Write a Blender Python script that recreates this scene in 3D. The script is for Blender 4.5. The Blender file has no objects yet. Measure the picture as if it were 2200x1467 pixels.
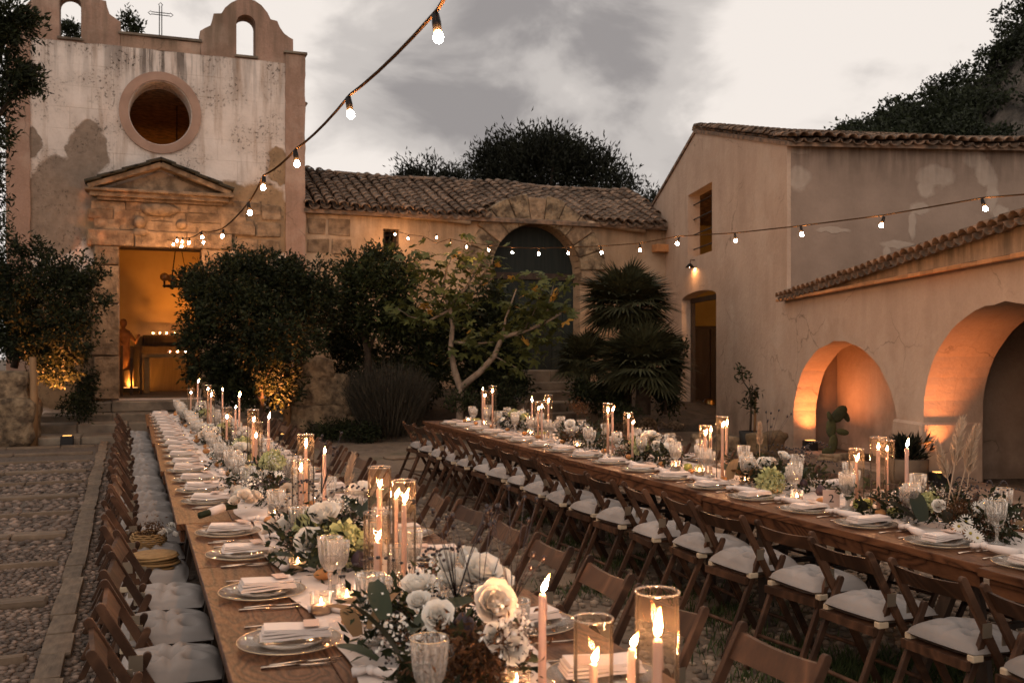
import bpy, bmesh, math, random
import numpy as np
from mathutils import Vector, Matrix, Euler
random.seed(7); rng = np.random.default_rng(7)
S = bpy.context.scene; COL = S.collection
R = math.radians
F, TH, EYE, HV = 2133.0, R(20.8), 1.72, 755.0      # focal length (px of a 2200 px frame), yaw, eye height, horizon row
CT, ST = math.cos(TH), math.sin(TH)

# ---------------------------------------------------------------- camera
cam = bpy.data.cameras.new('camera'); camo = bpy.data.objects.new('camera', cam); COL.objects.link(camo)
camo.location = (0, 0, EYE); camo.rotation_euler = (R(90), 0, -TH)
cam.sensor_width = 36; cam.lens = F/2200*36; cam.shift_y = 21.5/2200; cam.clip_start = .05; cam.clip_end = 2000
cam.dof.use_dof = True; cam.dof.focus_distance = 6.5; cam.dof.aperture_fstop = 5.0
S.camera = camo
S.render.resolution_x, S.render.resolution_y = 1024, 682

# ---------------------------------------------------------------- world: cloudy dusk sky
def direction(u, v): 
    k, h = (u-1100)/F, (HV-v)/F
    return Vector((CT*k+ST, -ST*k+CT, h)).normalized()
W = bpy.data.worlds.new('World'); S.world = W; W.use_nodes = True
nt = W.node_tree; nt.nodes.clear()
def wn(t, **k):
    n = nt.nodes.new(t)
    for a, b in k.items(): setattr(n, a, b)
    return n
L = nt.links.new
tc = wn('ShaderNodeTexCoord')
sky = wn('ShaderNodeTexSky', sky_type='NISHITA', sun_disc=False); sky.sun_elevation = R(6); sky.sun_rotation = R(215); sky.dust_density = 4
mp = wn('ShaderNodeMapping'); mp.inputs['Scale'].default_value = (1, 1, 1.7); L(tc.outputs['Generated'], mp.inputs['Vector'])
n1 = wn('ShaderNodeTexNoise'); n1.inputs['Scale'].default_value = 5.0; n1.inputs['Detail'].default_value = 11; n1.inputs['Roughness'].default_value = .52; n1.inputs['Distortion'].default_value = .35
L(mp.outputs[0], n1.inputs['Vector'])
def wmath(op, a, b):
    m = wn('ShaderNodeMath', operation=op)
    for i, x in enumerate((a, b)):
        if isinstance(x, (int, float)): m.inputs[i].default_value = x
        else: L(x, m.inputs[i])
    return m.outputs[0]
def bank(u, v, lo, hi):                                  # a cloud bank round one direction of the sky
    d = wn('ShaderNodeVectorMath', operation='DOT_PRODUCT'); L(tc.outputs['Generated'], d.inputs[0]); d.inputs[1].default_value = direction(u, v)
    r = wn('ShaderNodeMapRange', interpolation_type='SMOOTHSTEP'); r.inputs['From Min'].default_value = lo; r.inputs['From Max'].default_value = hi
    L(d.outputs['Value'], r.inputs['Value']); return r.outputs[0]
dens = wmath('ADD', wmath('MULTIPLY', n1.outputs['Fac'], 1.6), wmath('MULTIPLY', bank(1330, 60, .94, .997), .13))
dens = wmath('ADD', dens, wmath('MULTIPLY', bank(980, 340, .975, 1.0), .08))
dens = wmath('SUBTRACT', dens, wmath('ADD', wmath('MULTIPLY', bank(250, 120, .93, .995), .20), .12))
dens = wmath('SUBTRACT', dens, wmath('MULTIPLY', bank(1860, 130, .975, .998), .30))
rmp = wn('ShaderNodeValToRGB'); rmp.color_ramp.interpolation = 'EASE'
e = rmp.color_ramp.elements
e[0].position = .52; e[0].color = (.91, .835, .775, 1)
e[1].position = 1.0; e[1].color = (.325, .30, .295, 1)
x = e.new(.76); x.color = (.59, .545, .515, 1)
L(dens, rmp.inputs['Fac'])
nz = wn('ShaderNodeMix', data_type='RGBA', blend_type='MIX'); nz.inputs['Factor'].default_value = .985
skm = wn('ShaderNodeMix', data_type='RGBA', blend_type='MULTIPLY'); skm.inputs['Factor'].default_value = 1; skm.inputs['B'].default_value = (.08, .08, .08, 1)
L(sky.outputs[0], skm.inputs['A']); L(skm.outputs['Result'], nz.inputs['A']); L(rmp.outputs[0], nz.inputs['B'])
bg = wn('ShaderNodeBackground'); bg.inputs['Strength'].default_value = .92; L(nz.outputs['Result'], bg.inputs['Color'])
wo = wn('ShaderNodeOutputWorld'); L(bg.outputs[0], wo.inputs[0])

# ---------------------------------------------------------------- soft dusk sun through the cloud, from behind the camera
sl = bpy.data.lights.new('sun', 'SUN'); sl.energy = .56; sl.angle = R(50); sl.color = (1, .84, .73)
so = bpy.data.objects.new('sun', sl); COL.objects.link(so); so.rotation_euler = (R(66), 0, R(-24))
S.view_settings.view_transform = 'Standard'; S.view_settings.look = 'None'; S.view_settings.exposure = .14; S.view_settings.gamma = 1
cy = S.cycles; cy.use_light_tree = True; cy.max_bounces = 8; cy.diffuse_bounces = 2; cy.glossy_bounces = 2; cy.transmission_bounces = 4; cy.transparent_max_bounces = 28
cy.sample_clamp_indirect = 3; cy.use_denoising = True; cy.caustics_reflective = False; cy.caustics_refractive = False
cy.use_adaptive_sampling = True; cy.adaptive_threshold = .02

# ---------------------------------------------------------------- pixel -> place helpers
def pt(u, d, v=None, z=None):
    r = (u-1100)/F*d
    if z is None: z = EYE-(v-HV)*d/F
    return Vector((CT*r+ST*d, -ST*r+CT*d, z))
def gnd(u, v, z=0): return pt(u, F*(EYE-z)/(v-HV), z=z)
def onY(u, v, Y):
    k = (u-1100)/F; X = Y*(ST+k*CT)/(CT-k*ST); d = X*ST+Y*CT
    return Vector((X, Y, EYE-(v-HV)*d/F))
def atX(u, X, v=None, z=None):                          # point on the line x = X under image column u
    d = F*X/(CT*(u-290)); Y = (d-X*ST)/CT
    return Vector((X, Y, EYE-(v-HV)*d/F if z is None else z))
WD, WI = Vector((.2662, .9639, 0)), Vector((.9639, -.2662, 0))   # barn wall: along it, and inwards from it
def B3(t, y, z): return WI*(6.5+y)+WD*t+Vector((0, 0, z))
def bt(u): return (13926/(u-900)-.607)/.9956
def bz(u, v): return EYE-(v-HV)*(13926/(u-900))/F

# ---------------------------------------------------------------- objects
def put(name, me, parent=None, loc=None, rot=None, scale=None, kind=None):
    o = bpy.data.objects.new(name, me); COL.objects.link(o)
    if loc is not None: o.location = loc
    if rot is not None: o.rotation_euler = rot
    if scale is not None: o.scale = (scale,)*3 if isinstance(scale, (int, float)) else scale
    if parent is not None: o.parent = parent
    if kind: o['kind'] = kind
    return o
def thing(name, label, cat, loc=(0, 0, 0), rotz=0, group=None, me=None, scale=None):
    o = put(name, me, None, loc, (0, 0, rotz), scale); tag(o, label, cat, group); return o
def tag(o, label, cat=None, group=None):
    o['label'] = label
    if cat: o['category'] = cat
    if group: o['group'] = group
    return o
def dup(o, parent=None):
    c = o.copy(); COL.objects.link(c); c.parent = parent
    for ch in o.children: dup(ch, c)
    return c
def place(proto, used, label, group, loc, rotz=0, scale=None):
    o = proto if not used else dup(proto)
    o.location = loc; o.rotation_euler = (0, 0, rotz)
    if scale is not None: o.scale = (scale,)*3
    o['label'] = label; o['group'] = group; return o
ORD = 'first second third fourth fifth sixth seventh eighth ninth tenth eleventh twelfth thirteenth fourteenth fifteenth sixteenth seventeenth eighteenth nineteenth twentieth twenty-first twenty-second twenty-third twenty-fourth twenty-fifth twenty-sixth twenty-seventh twenty-eighth twenty-ninth thirtieth'.split()

# ---------------------------------------------------------------- mesh building
_t = bmesh.new(); bmesh.ops.create_icosphere(_t, subdivisions=1, radius=1); ICO_V = np.array([v.co[:] for v in _t.verts]); ICO_F = [[v.index for v in f.verts] for f in _t.faces]; _t.free()
_t = bmesh.new(); bmesh.ops.create_icosphere(_t, subdivisions=2, radius=1); ICO2_V = np.array([v.co[:] for v in _t.verts]); ICO2_F = [[v.index for v in f.verts] for f in _t.faces]; _t.free()
class MB:
    def __init__(s): s.v = []; s.f = []
    def add(s, vs, fs):
        n = len(s.v); s.v += [tuple(p) for p in vs]; s.f += [[i+n for i in f] for f in fs]; return s
    def box(s, c, size, rz=0, jit=0):
        c = Vector(c); x, y, z = [q/2 for q in size]; m = Matrix.Rotation(rz, 3, 'Z')
        vs = [c+m@Vector((a*x+random.uniform(-jit, jit), b*y+random.uniform(-jit, jit), d*z+random.uniform(-jit, jit))) for d in (-1, 1) for a, b in ((-1, -1), (1, -1), (1, 1), (-1, 1))]
        return s.add(vs, [[3, 2, 1, 0], [4, 5, 6, 7], [0, 1, 5, 4], [1, 2, 6, 5], [2, 3, 7, 6], [3, 0, 4, 7]])
    def bar(s, a, b, w, h, side=(1, 0, 0)):              # w along 'side', h across
        a, b, side = Vector(a), Vector(b), Vector(side); d = (b-a).normalized(); o = d.cross(side).normalized(); q = o.cross(d).normalized()
        vs = [p+q*(i*w/2)+o*(j*h/2) for p in (a, b) for i, j in ((-1, -1), (1, -1), (1, 1), (-1, 1))]
        return s.add(vs, [[3, 2, 1, 0], [4, 5, 6, 7], [0, 1, 5, 4], [1, 2, 6, 5], [2, 3, 7, 6], [3, 0, 4, 7]])
    def tube(s, pts, rad, n=6):
        pts = [Vector(p) for p in pts]; k = len(pts); rad = rad if isinstance(rad, (list, tuple)) else [rad]*k; vs = []
        for i, p in enumerate(pts):
            d = (pts[min(i+1, k-1)]-pts[max(i-1, 0)]).normalized(); ref = Vector((0, 0, 1)) if abs(d.z) < .9 else Vector((1, 0, 0))
            q = d.cross(ref).normalized(); o = d.cross(q)
            vs += [p+(q*math.cos(2*math.pi*j/n)+o*math.sin(2*math.pi*j/n))*rad[i] for j in range(n)]
        fs = [[i*n+j, i*n+(j+1) % n, (i+1)*n+(j+1) % n, (i+1)*n+j] for i in range(k-1) for j in range(n)]
        return s.add(vs, fs+[list(range(n))[::-1], [(k-1)*n+j for j in range(n)]])
    def lathe(s, prof, n=16, c=(0, 0, 0), flute=None):
        vs = []; k = len(prof)
        for i, (r, z) in enumerate(prof):
            for j in range(n):
                rr = r*(1+(flute[i] if flute else 0)*(1 if j % 2 else -1)); a = 2*math.pi*j/n
                vs.append((c[0]+rr*math.cos(a), c[1]+rr*math.sin(a), c[2]+z))
        return s.add(vs, [[i*n+j, i*n+(j+1) % n, (i+1)*n+(j+1) % n, (i+1)*n+j] for i in range(k-1) for j in range(n)])
    def prism(s, loop, ext):                              # closed polygon pushed along ext
        n = len(loop); loop = [Vector(p) for p in loop]; ext = Vector(ext)
        return s.add(loop+[p+ext for p in loop], [list(range(n))[::-1], list(range(n, 2*n))]+[[i, (i+1) % n, n+(i+1) % n, n+i] for i in range(n)])
    def ico(s, c, r, rz=0, fine=False, jit=0):
        V = ICO2_V if fine else ICO_V; r = np.array(r if hasattr(r, '__len__') else (r, r, r)); m = np.array(Matrix.Rotation(rz, 3, 'Z'))
        v = (V*(1+(rng.uniform(-jit, jit, (len(V), 1)) if jit else 0))*r)@m.T+np.array(c); return s.add(v.tolist(), ICO2_F if fine else ICO_F)
    def petal(s, ang, r0, ln, wd, tilt, curl, c=(0, 0, 0), cup=.25, nj=4, pw=.6):
        ca, sa = math.cos(ang), math.sin(ang); rr, zz = r0, 0.; vs = []
        for j in range(nj):
            q = j/(nj-1); t = tilt+curl*q; w = wd*max(.04, math.sin(math.pi*(.14+.78*q)))**pw/2
            for i in (-1, 0, 1):
                out = rr-(cup*w*math.cos(t) if i else 0); y = i*w; zu = zz+(cup*w*math.sin(t) if i else 0)
                vs.append((c[0]+ca*out-sa*y, c[1]+sa*out+ca*y, c[2]+zu))
            rr += ln/(nj-1)*math.sin(t); zz += ln/(nj-1)*math.cos(t)
        return s.add(vs, [[3*j+i, 3*j+i+1, 3*j+i+4, 3*j+i+3] for j in range(nj-1) for i in (0, 1)])
    def mesh(s, name, mat, smooth=False, fixn=True, bevel=0):
        me = bpy.data.meshes.new(name); me.from_pydata(s.v, [], s.f)
        if fixn or bevel:
            b = bmesh.new(); b.from_mesh(me)
            if fixn: bmesh.ops.recalc_face_normals(b, faces=b.faces)
            if bevel: bmesh.ops.bevel(b, geom=b.edges[:], offset=bevel, segments=1, affect='EDGES', clamp_overlap=True)
            b.to_mesh(me); b.free()
        if smooth: me.polygons.foreach_set('use_smooth', [True]*len(me.polygons))
        me.materials.append(mat); return me
def quads(name, V, mat, smooth=False):                   # V: (n,4,3)
    n = len(V); me = bpy.data.meshes.new(name)
    me.vertices.add(4*n); me.vertices.foreach_set('co', np.ascontiguousarray(V, dtype=np.float32).ravel())
    me.loops.add(4*n); me.loops.foreach_set('vertex_index', np.arange(4*n, dtype=np.int32))
    me.polygons.add(n); me.polygons.foreach_set('loop_start', np.arange(0, 4*n, 4, dtype=np.int32))
    me.update(calc_edges=True); me.materials.append(mat); return me
def unit(a): return a/np.maximum(np.linalg.norm(a, axis=1, keepdims=True), 1e-6)
def leafquads(P, size, ratio=.45, D=None, spread=1., up=0.):
    n = len(P); size = np.broadcast_to(np.asarray(size, float), (n,))[:, None]
    rd = rng.normal(size=(n, 3)); rd[:, 2] += up; rd = unit(rd)
    D = rd if D is None else unit(D+spread*rd)
    Wv = unit(np.cross(D, rng.normal(size=(n, 3)))); Nn = np.cross(D, Wv)
    V = np.empty((n, 4, 3)); V[:, 0] = P; V[:, 1] = P+D*size*.45+Wv*size*ratio/2+Nn*size*.06; V[:, 2] = P+D*size-Nn*size*.08; V[:, 3] = P+D*size*.45-Wv*size*ratio/2+Nn*size*.06
    return V
def crown(lobes, nclump, per, sig, shell=.55):
    """leaf positions and outward directions: clumps spread through the lobes (centre, radii), denser towards the outside"""
    C = np.array([l[0][:] for l in lobes], float); Rr = np.array([l[1] for l in lobes], float)
    w = np.prod(Rr, axis=1)**.7; k = rng.choice(len(lobes), nclump, p=w/w.sum())
    d = unit(rng.normal(size=(nclump, 3))); rad = rng.uniform(0, 1, (nclump, 1))**(1-shell)
    cc = C[k]+d*rad*Rr[k]
    P = np.repeat(cc, per, axis=0)+rng.normal(size=(nclump*per, 3))*sig
    return P, np.repeat(d, per, axis=0)
def plate(loops, th, mapf, name, mat):                   # flat outline with holes, extruded; mapf(x, y, w) with w in -th/2..th/2
    cu = bpy.data.curves.new('outline', 'CURVE'); cu.dimensions = '2D'; cu.fill_mode = 'BOTH'; cu.extrude = th/2
    for lp in loops:
        sp = cu.splines.new('POLY'); sp.points.add(len(lp)-1); sp.use_cyclic_u = True
        for p, q in zip(sp.points, lp): p.co = (q[0], q[1], 0, 1)
    ob = bpy.data.objects.new('outline', cu); me = bpy.data.meshes.new_from_object(ob)
    bpy.data.objects.remove(ob); bpy.data.curves.remove(cu); me.name = name
    for v in me.vertices: v.co = mapf(v.co.x, v.co.y, v.co.z)
    b = bmesh.new(); b.from_mesh(me); bmesh.ops.remove_doubles(b, verts=b.verts, dist=1e-5); bmesh.ops.recalc_face_normals(b, faces=b.faces); b.to_mesh(me); b.free()
    me.polygons.foreach_set('use_smooth', [False]*len(me.polygons)); me.materials.clear(); me.materials.append(mat); return me
def arc(cx, cz, rx, rz, a0, a1, n): return [(cx+rx*math.cos(a0+(a1-a0)*i/n), cz+rz*math.sin(a0+(a1-a0)*i/n)) for i in range(n+1)]
def rough_line(pts, amp, step=.12):                       # the same outline, broken into small uneven steps
    out = []
    for i, a in enumerate(pts):
        b = pts[(i+1) % len(pts)]; l = math.hypot(b[0]-a[0], b[1]-a[1]); n = max(1, int(l/step))
        for j in range(n):
            q = j/n; k = amp if j else amp*.5
            out.append((a[0]+(b[0]-a[0])*q+random.uniform(-k, k), a[1]+(b[1]-a[1])*q+random.uniform(-k, k)))
    return out

# ---------------------------------------------------------------- materials
class NT:
    def __init__(s, name):
        s.m = bpy.data.materials.new(name); s.m.use_nodes = True; s.t = s.m.node_tree; s.t.nodes.clear()
        s.out = s.t.nodes.new('ShaderNodeOutputMaterial')
    def n(s, typ, ins={}, **k):
        x = s.t.nodes.new(typ)
        for a, b in k.items(): setattr(x, a, b)
        for a, b in ins.items():
            if isinstance(b, bpy.types.NodeSocket): s.t.links.new(b, x.inputs[a])
            elif isinstance(b, tuple) and len(b) == 3 and x.inputs[a].type == 'RGBA': x.inputs[a].default_value = (*b, 1)
            else: x.inputs[a].default_value = b
        return x
    def math(s, op, a, b=0., clamp=False): return s.n('ShaderNodeMath', {0: a, 1: b}, operation=op, use_clamp=clamp).outputs[0]
    def mix(s, f, a, b, mode='MIX'): return s.n('ShaderNodeMix', {'Factor': f, 'A': a, 'B': b}, data_type='RGBA', blend_type=mode).outputs['Result']
    def rng(s, v, a, b, c=0., d=1., t='LINEAR'): return s.n('ShaderNodeMapRange', {'Value': v, 'From Min': a, 'From Max': b, 'To Min': c, 'To Max': d}, interpolation_type=t).outputs[0]
    def noise(s, vec, scale, detail=5, rough=.55, dist=0.): return s.n('ShaderNodeTexNoise', {'Vector': vec, 'Scale': scale, 'Detail': detail, 'Roughness': rough, 'Distortion': dist}).outputs['Fac']
    def obj(s, stretch=None):
        o = s.n('ShaderNodeTexCoord').outputs['Object']
        return s.n('ShaderNodeMapping', {'Vector': o, 'Scale': stretch}).outputs[0] if stretch else o
    def bump(s, h, k, dist=.02): return s.n('ShaderNodeBump', {'Height': h, 'Strength': k, 'Distance': dist}).outputs[0]
    def bsdf(s, **k): return s.n('ShaderNodeBsdfPrincipled', {a.replace('_', ' '): b for a, b in k.items()}).outputs[0]
    def end(s, sh): s.t.links.new(sh, s.out.inputs[0]); return s.m
def mk(name, a, b=None, scale=4, detail=5, rough=.8, metal=0., bump=0., bscale=None, bdist=.01, island=0., orand=0., stretch=None, trans=0., spec=.3, lo=.35, hi=.65, sheen=0.):
    t = NT(name); vec = t.obj(stretch); col = None
    if b is not None: col = t.mix(t.rng(t.noise(vec, scale, detail), lo, hi), a, b)
    for amt, kind in ((island, 'i'), (orand, 'o')):
        if amt:
            r = t.n('ShaderNodeNewGeometry').outputs['Random Per Island'] if kind == 'i' else t.n('ShaderNodeObjectInfo').outputs['Random']
            hs = t.n('ShaderNodeHueSaturation', {'Value': t.rng(r, 0, 1, 1-amt, 1+amt), 'Color': col if col is not None else a}); col = hs.outputs[0]
    k = dict(Base_Color=col if col is not None else a, Roughness=rough, Metallic=metal, Specular_IOR_Level=spec)
    if sheen: k['Sheen_Weight'] = sheen
    if bump: k['Normal'] = t.bump(t.noise(vec, bscale or scale*6, 6, .6), bump, bdist)
    sh = t.bsdf(**k)
    if trans:
        tr = t.n('ShaderNodeBsdfTranslucent', {'Color': col if col is not None else a})
        sh = t.n('ShaderNodeMixShader', {0: trans, 1: sh, 2: tr.outputs[0]}).outputs[0]
    return t.end(sh)
def emit(name, col, strength):
    t = NT(name); return t.end(t.n('ShaderNodeEmission', {'Color': col, 'Strength': strength}).outputs[0])
def thin_glass(name, tint=(.97, .96, .94), blend=.22, rough=.03, scatter=.05, scol=(1., .92, .84)):
    t = NT(name); lw = t.n('ShaderNodeLayerWeight', {'Blend': blend}).outputs['Fresnel']
    g = t.n('ShaderNodeBsdfGlossy', {'Color': (1, .97, .93), 'Roughness': rough}); tr = t.n('ShaderNodeBsdfTransparent', {'Color': tint})
    m = t.n('ShaderNodeMixShader', {0: t.math('MULTIPLY', lw, .9), 1: tr.outputs[0], 2: g.outputs[0]}).outputs[0]
    sc = t.n('ShaderNodeMixShader', {0: .5, 1: t.n('ShaderNodeBsdfTranslucent', {'Color': scol}).outputs[0], 2: t.n('ShaderNodeBsdfDiffuse', {'Color': scol}).outputs[0]}).outputs[0]
    return t.end(t.n('ShaderNodeMixShader', {0: scatter, 1: m, 2: sc}).outputs[0])
def wood(name, a, b, ring=14., axis=(1, 1, .12), rough=.5, orand=.15, bump=.15, spec=.25):
    t = NT(name); rnd = t.n('ShaderNodeObjectInfo').outputs['Random']
    off = t.n('ShaderNodeCombineXYZ', {0: t.math('MULTIPLY', rnd, 37.), 1: t.math('MULTIPLY', rnd, 91.), 2: t.math('MULTIPLY', rnd, 13.)}).outputs[0]
    v = t.n('ShaderNodeVectorMath', {0: t.obj(axis), 1: off}, operation='ADD').outputs[0]
    n = t.noise(v, 1.6, 3, .5, 1.2); w = t.math('FRACT', t.math('MULTIPLY', n, ring)); w = t.math('POWER', t.math('ABSOLUTE', t.math('SUBTRACT', t.math('MULTIPLY', w, 2.), 1.)), 1.8)
    fine = t.noise(t.obj(tuple(6*q for q in axis)), 14, 5, .6)
    f = t.math('ADD', t.math('MULTIPLY', w, .75), t.math('MULTIPLY', t.rng(fine, .3, .7), .3), True)
    col = t.n('ShaderNodeHueSaturation', {'Color': t.mix(f, a, b), 'Value': t.rng(rnd, 0, 1, 1-orand, 1+orand)}).outputs[0]
    return t.end(t.bsdf(Base_Color=col, Roughness=t.rng(fine, .2, .8, rough-.1, rough+.15), Normal=t.bump(f, bump, .003), Specular_IOR_Level=spec))
# ---- surfaces
M_stone = mk('sandstone', (.35, .235, .145), (.15, .098, .06), 4.2, 10, .92, bump=1., bscale=11, bdist=.05, orand=.15, lo=.38, hi=.62)
M_rubble = mk('rubble stone', (.36, .255, .155), (.105, .072, .046), 4.5, 10, .95, bump=1., bscale=7, bdist=.12, orand=.2, lo=.40, hi=.60)
M_step = mk('worn step stone', (.24, .19, .14), (.11, .085, .065), 2.2, 8, .9, bump=.6, bscale=14, bdist=.02, orand=.15)
M_salmon = mk('salmon plaster', (.42, .265, .195), (.29, .18, .13), 1.7, 9, .92, bump=.4, bscale=18, bdist=.01)
M_tile = mk('clay roof tile', (.27, .165, .105), (.085, .065, .05), 7, 6, .9, bump=.5, bscale=40, bdist=.006, island=.45, orand=.4)
M_tilebrt = mk('orange clay tile', (.52, .235, .09), (.36, .17, .075), 6, 5, .85, bump=.4, bscale=40, bdist=.006, orand=.2)
M_iron = mk('dark iron', (.02, .017, .015), rough=.55, metal=.6)
M_black = mk('black plastic', (.012, .011, .011), rough=.45)
M_greendoor = wood('dark green door board', (.012, .017, .015), (.022, .026, .022), 10, (1, 1, .1), .6, .25)
M_darkwood = wood('dark trestle wood', (.035, .022, .016), (.06, .04, .028), 10, (1, 1, .2), .6, .2)
M_tabwood = wood('varnished table wood', (.155, .066, .031), (.030, .011, .0055), 24, (1.3, .28, 1), .40, .18, .02, .10)
M_chair = wood('oiled chair wood', (.032, .016, .0095), (.098, .049, .028), 12, (1, .4, .4), .5, .4, .15, .15)
M_pebble = mk('cobble', (.20, .142, .108), (.092, .066, .052), 5, 4, .75, island=.6, orand=.35, bump=.25, bscale=30, bdist=.004)
M_slab = mk('paving slab', (.205, .145, .098), (.115, .08, .055), 3, 7, .85, orand=.15, bump=.5, bscale=18, bdist=.012)
M_moss = mk('mossy slab', (.06, .05, .035), (.035, .032, .022), 6, 6, .95, bump=.8, bscale=30)
M_soil = mk('soil', (.075, .055, .038), (.04, .03, .022), 5, 7, .95, bump=1, bscale=20, bdist=.04)
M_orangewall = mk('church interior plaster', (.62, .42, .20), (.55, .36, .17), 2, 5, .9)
M_darkroom = mk('shade-darkened plaster', (.11, .065, .04), (.08, .05, .03), 2, 5, .95)  # interior shade put into the wall and ceiling colour
M_yellowroom = mk('ochre room plaster', (.55, .40, .14), (.46, .33, .11), 2, 5, .9)

def ell(t, pos, cx, cz, rx, rz, soft=.05):
    d = t.n('ShaderNodeVectorMath', {0: pos, 1: (cx, 0, cz)}, operation='SUBTRACT').outputs[0]
    d = t.n('ShaderNodeVectorMath', {0: d, 1: (1/rx, 0, 1/rz)}, operation='MULTIPLY').outputs[0]
    return t.rng(t.n('ShaderNodeVectorMath', {0: d}, operation='LENGTH').outputs['Value'], 1+soft, 1-soft)
def mx(t, a, b): return t.math('MAXIMUM', a, b)
def warp(t, pos, amp, scale, detail=5):
    nz = t.n('ShaderNodeTexNoise', {'Vector': pos, 'Scale': scale, 'Detail': detail}).outputs['Color']
    o = t.n('ShaderNodeVectorMath', {0: nz, 1: (.5, .5, .5)}, operation='SUBTRACT').outputs[0]
    o = t.n('ShaderNodeVectorMath', {0: o, 1: (amp, amp, amp)}, operation='MULTIPLY').outputs[0]
    return t.n('ShaderNodeVectorMath', {0: pos, 1: o}, operation='ADD').outputs[0]
def fe(u, v, ru, rv):
    p = onY(u, v, 23); return p.x, p.z, ru*.0096, rv*.0101
def facade_material():
    t = NT('old white facade plaster'); pos = t.obj(); wp = warp(t, warp(t, pos, .38, 2.2, 8), .16, 8, 8)
    base = t.mix(t.rng(t.noise(pos, 1.3, 8), .35, .65), (.76, .65, .575), (.56, .465, .40))
    base = t.mix(t.rng(t.noise(t.obj((2.2, 2.2, .25)), 2.0, 6), .52, .72), base, (.38, .27, .20))
    br = t.n('ShaderNodeTexBrick', {'Vector': t.n('ShaderNodeCombineXYZ', {0: t.n('ShaderNodeSeparateXYZ', {0: pos}).outputs[0], 1: t.n('ShaderNodeSeparateXYZ', {0: pos}).outputs[2]}).outputs[0], 'Scale': 1.0, 'Mortar Size': .006, 'Brick Width': .86, 'Row Height': .46, 'Color1': (1., 1., 1.), 'Color2': (.93, .93, .93), 'Mortar': (.72, .68, .64)})
    base = t.mix(t.rng(t.noise(pos, .9, 4), .42, .6, .2, 1), base, t.mix(1., base, br.outputs['Color'], 'MULTIPLY'))
    grey = None
    for q in (fe(190, 325, 42, 62), fe(140, 430, 75, 90), fe(110, 480, 70, 70), fe(68, 305, 22, 34)):
        m = ell(t, wp, *q); grey = m if grey is None else mx(t, grey, m)
    gcol = t.mix(t.rng(t.noise(pos, 5, 8), .35, .65), (.30, .225, .17), (.22, .16, .12))
    base = t.mix(grey, base, gcol)
    peel = None                                            # lower storey where the plaster has come off
    for q in (fe(560, 480, 78, 92), fe(490, 450, 60, 65), fe(600, 360, 28, 42), fe(345, 500, 165, 110), fe(150, 760, 110, 130), fe(520, 700, 160, 160), fe(380, 430, 120, 50)):
        m = ell(t, wp, *q, .06); peel = m if peel is None else mx(t, peel, m)
    pcol = t.mix(t.rng(t.noise(pos, 3, 9), .35, .65), (.36, .235, .135), (.22, .145, .085))
    base = t.mix(peel, base, pcol)
    z = t.n('ShaderNodeSeparateXYZ', {0: pos}).outputs[2]
    streak = t.rng(t.noise(t.obj((3.2, 3.2, .22)), 2.4, 7, .6), .46, .60)
    top = t.rng(z, 7.0, 8.35); mid = ell(t, pos, *fe(345, 110, 130, 70), .5)
    dark = t.math('MULTIPLY', streak, t.math('MULTIPLY', mx(t, t.math('MULTIPLY', top, .5), t.math('MULTIPLY', mid, .95)), .85))
    spk = t.math('MULTIPLY', t.rng(t.noise(pos, 13, 5, .75), .545, .60), t.rng(t.noise(pos, 1.3, 4), .46, .62))
    base = t.mix(t.math('ADD', dark, t.math('MULTIPLY', spk, .8), True), base, (.07, .052, .04))
    h = t.math('ADD', t.math('MULTIPLY', mx(t, grey, peel), -1.2), t.noise(pos, 14, 8, .6))
    return t.end(t.bsdf(Base_Color=base, Roughness=.92, Specular_IOR_Level=.2, Normal=t.bump(h, .55, .03)))
M_facade = facade_material()
def stained(name, a, b, stain, zlo, zhi, streakamt=.8):
    t = NT(name); pos = t.obj(); z = t.n('ShaderNodeSeparateXYZ', {0: pos}).outputs[2]
    base = t.mix(t.rng(t.noise(pos, .9, 9, .6), .34, .66), a, b)
    base = t.mix(t.rng(t.noise(t.obj((1.4, 1.4, .2)), 2.1, 6), .5, .75, 0, .5), base, stain)
    base = t.mix(t.rng(t.noise(pos, 26, 6, .7), .38, .68, 0, .30), base, stain)
    blot = t.math('MULTIPLY', t.rng(t.noise(pos, .6, 8, .65), .52, .62), .45); base = t.mix(blot, base, t.mix(.5, a, (.62, .5, .4)))
    damp = t.math('MULTIPLY', t.rng(z, 1.1, .0), t.rng(t.noise(pos, 1.8, 7, .6), .36, .62)); base = t.mix(t.math('MULTIPLY', damp, .6), base, (.14, .10, .07))
    ck = t.n('ShaderNodeTexVoronoi', {'Vector': warp(t, pos, .5, 2.2, 6), 'Scale': .55}, feature='DISTANCE_TO_EDGE').outputs['Distance']
    crack = t.math('MULTIPLY', t.rng(ck, .006, .001), t.rng(t.noise(pos, .8, 3), .50, .60)); base = t.mix(t.math('MULTIPLY', crack, .6), base, (.12, .085, .06))
    st = t.math('MULTIPLY', t.rng(t.noise(t.obj((2.5, 2.5, .3)), 1.9, 7, .6), .42, .66), t.rng(z, zlo, zhi))
    base = t.mix(t.math('MULTIPLY', st, streakamt), base, (.12, .09, .06))
    return t.end(t.bsdf(Base_Color=base, Roughness=.93, Specular_IOR_Level=.2, Normal=t.bump(t.noise(pos, 9, 9, .6), .5, .03)))
M_midwall = stained('ochre courtyard plaster', (.54, .38, .25), (.33, .215, .13), (.24, .15, .085), 4.0, 5.1)
M_gable = stained('smooth pinkish plaster', (.56, .41, .31), (.46, .325, .24), (.37, .255, .185), 6.3, 7.6, .3)
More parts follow.
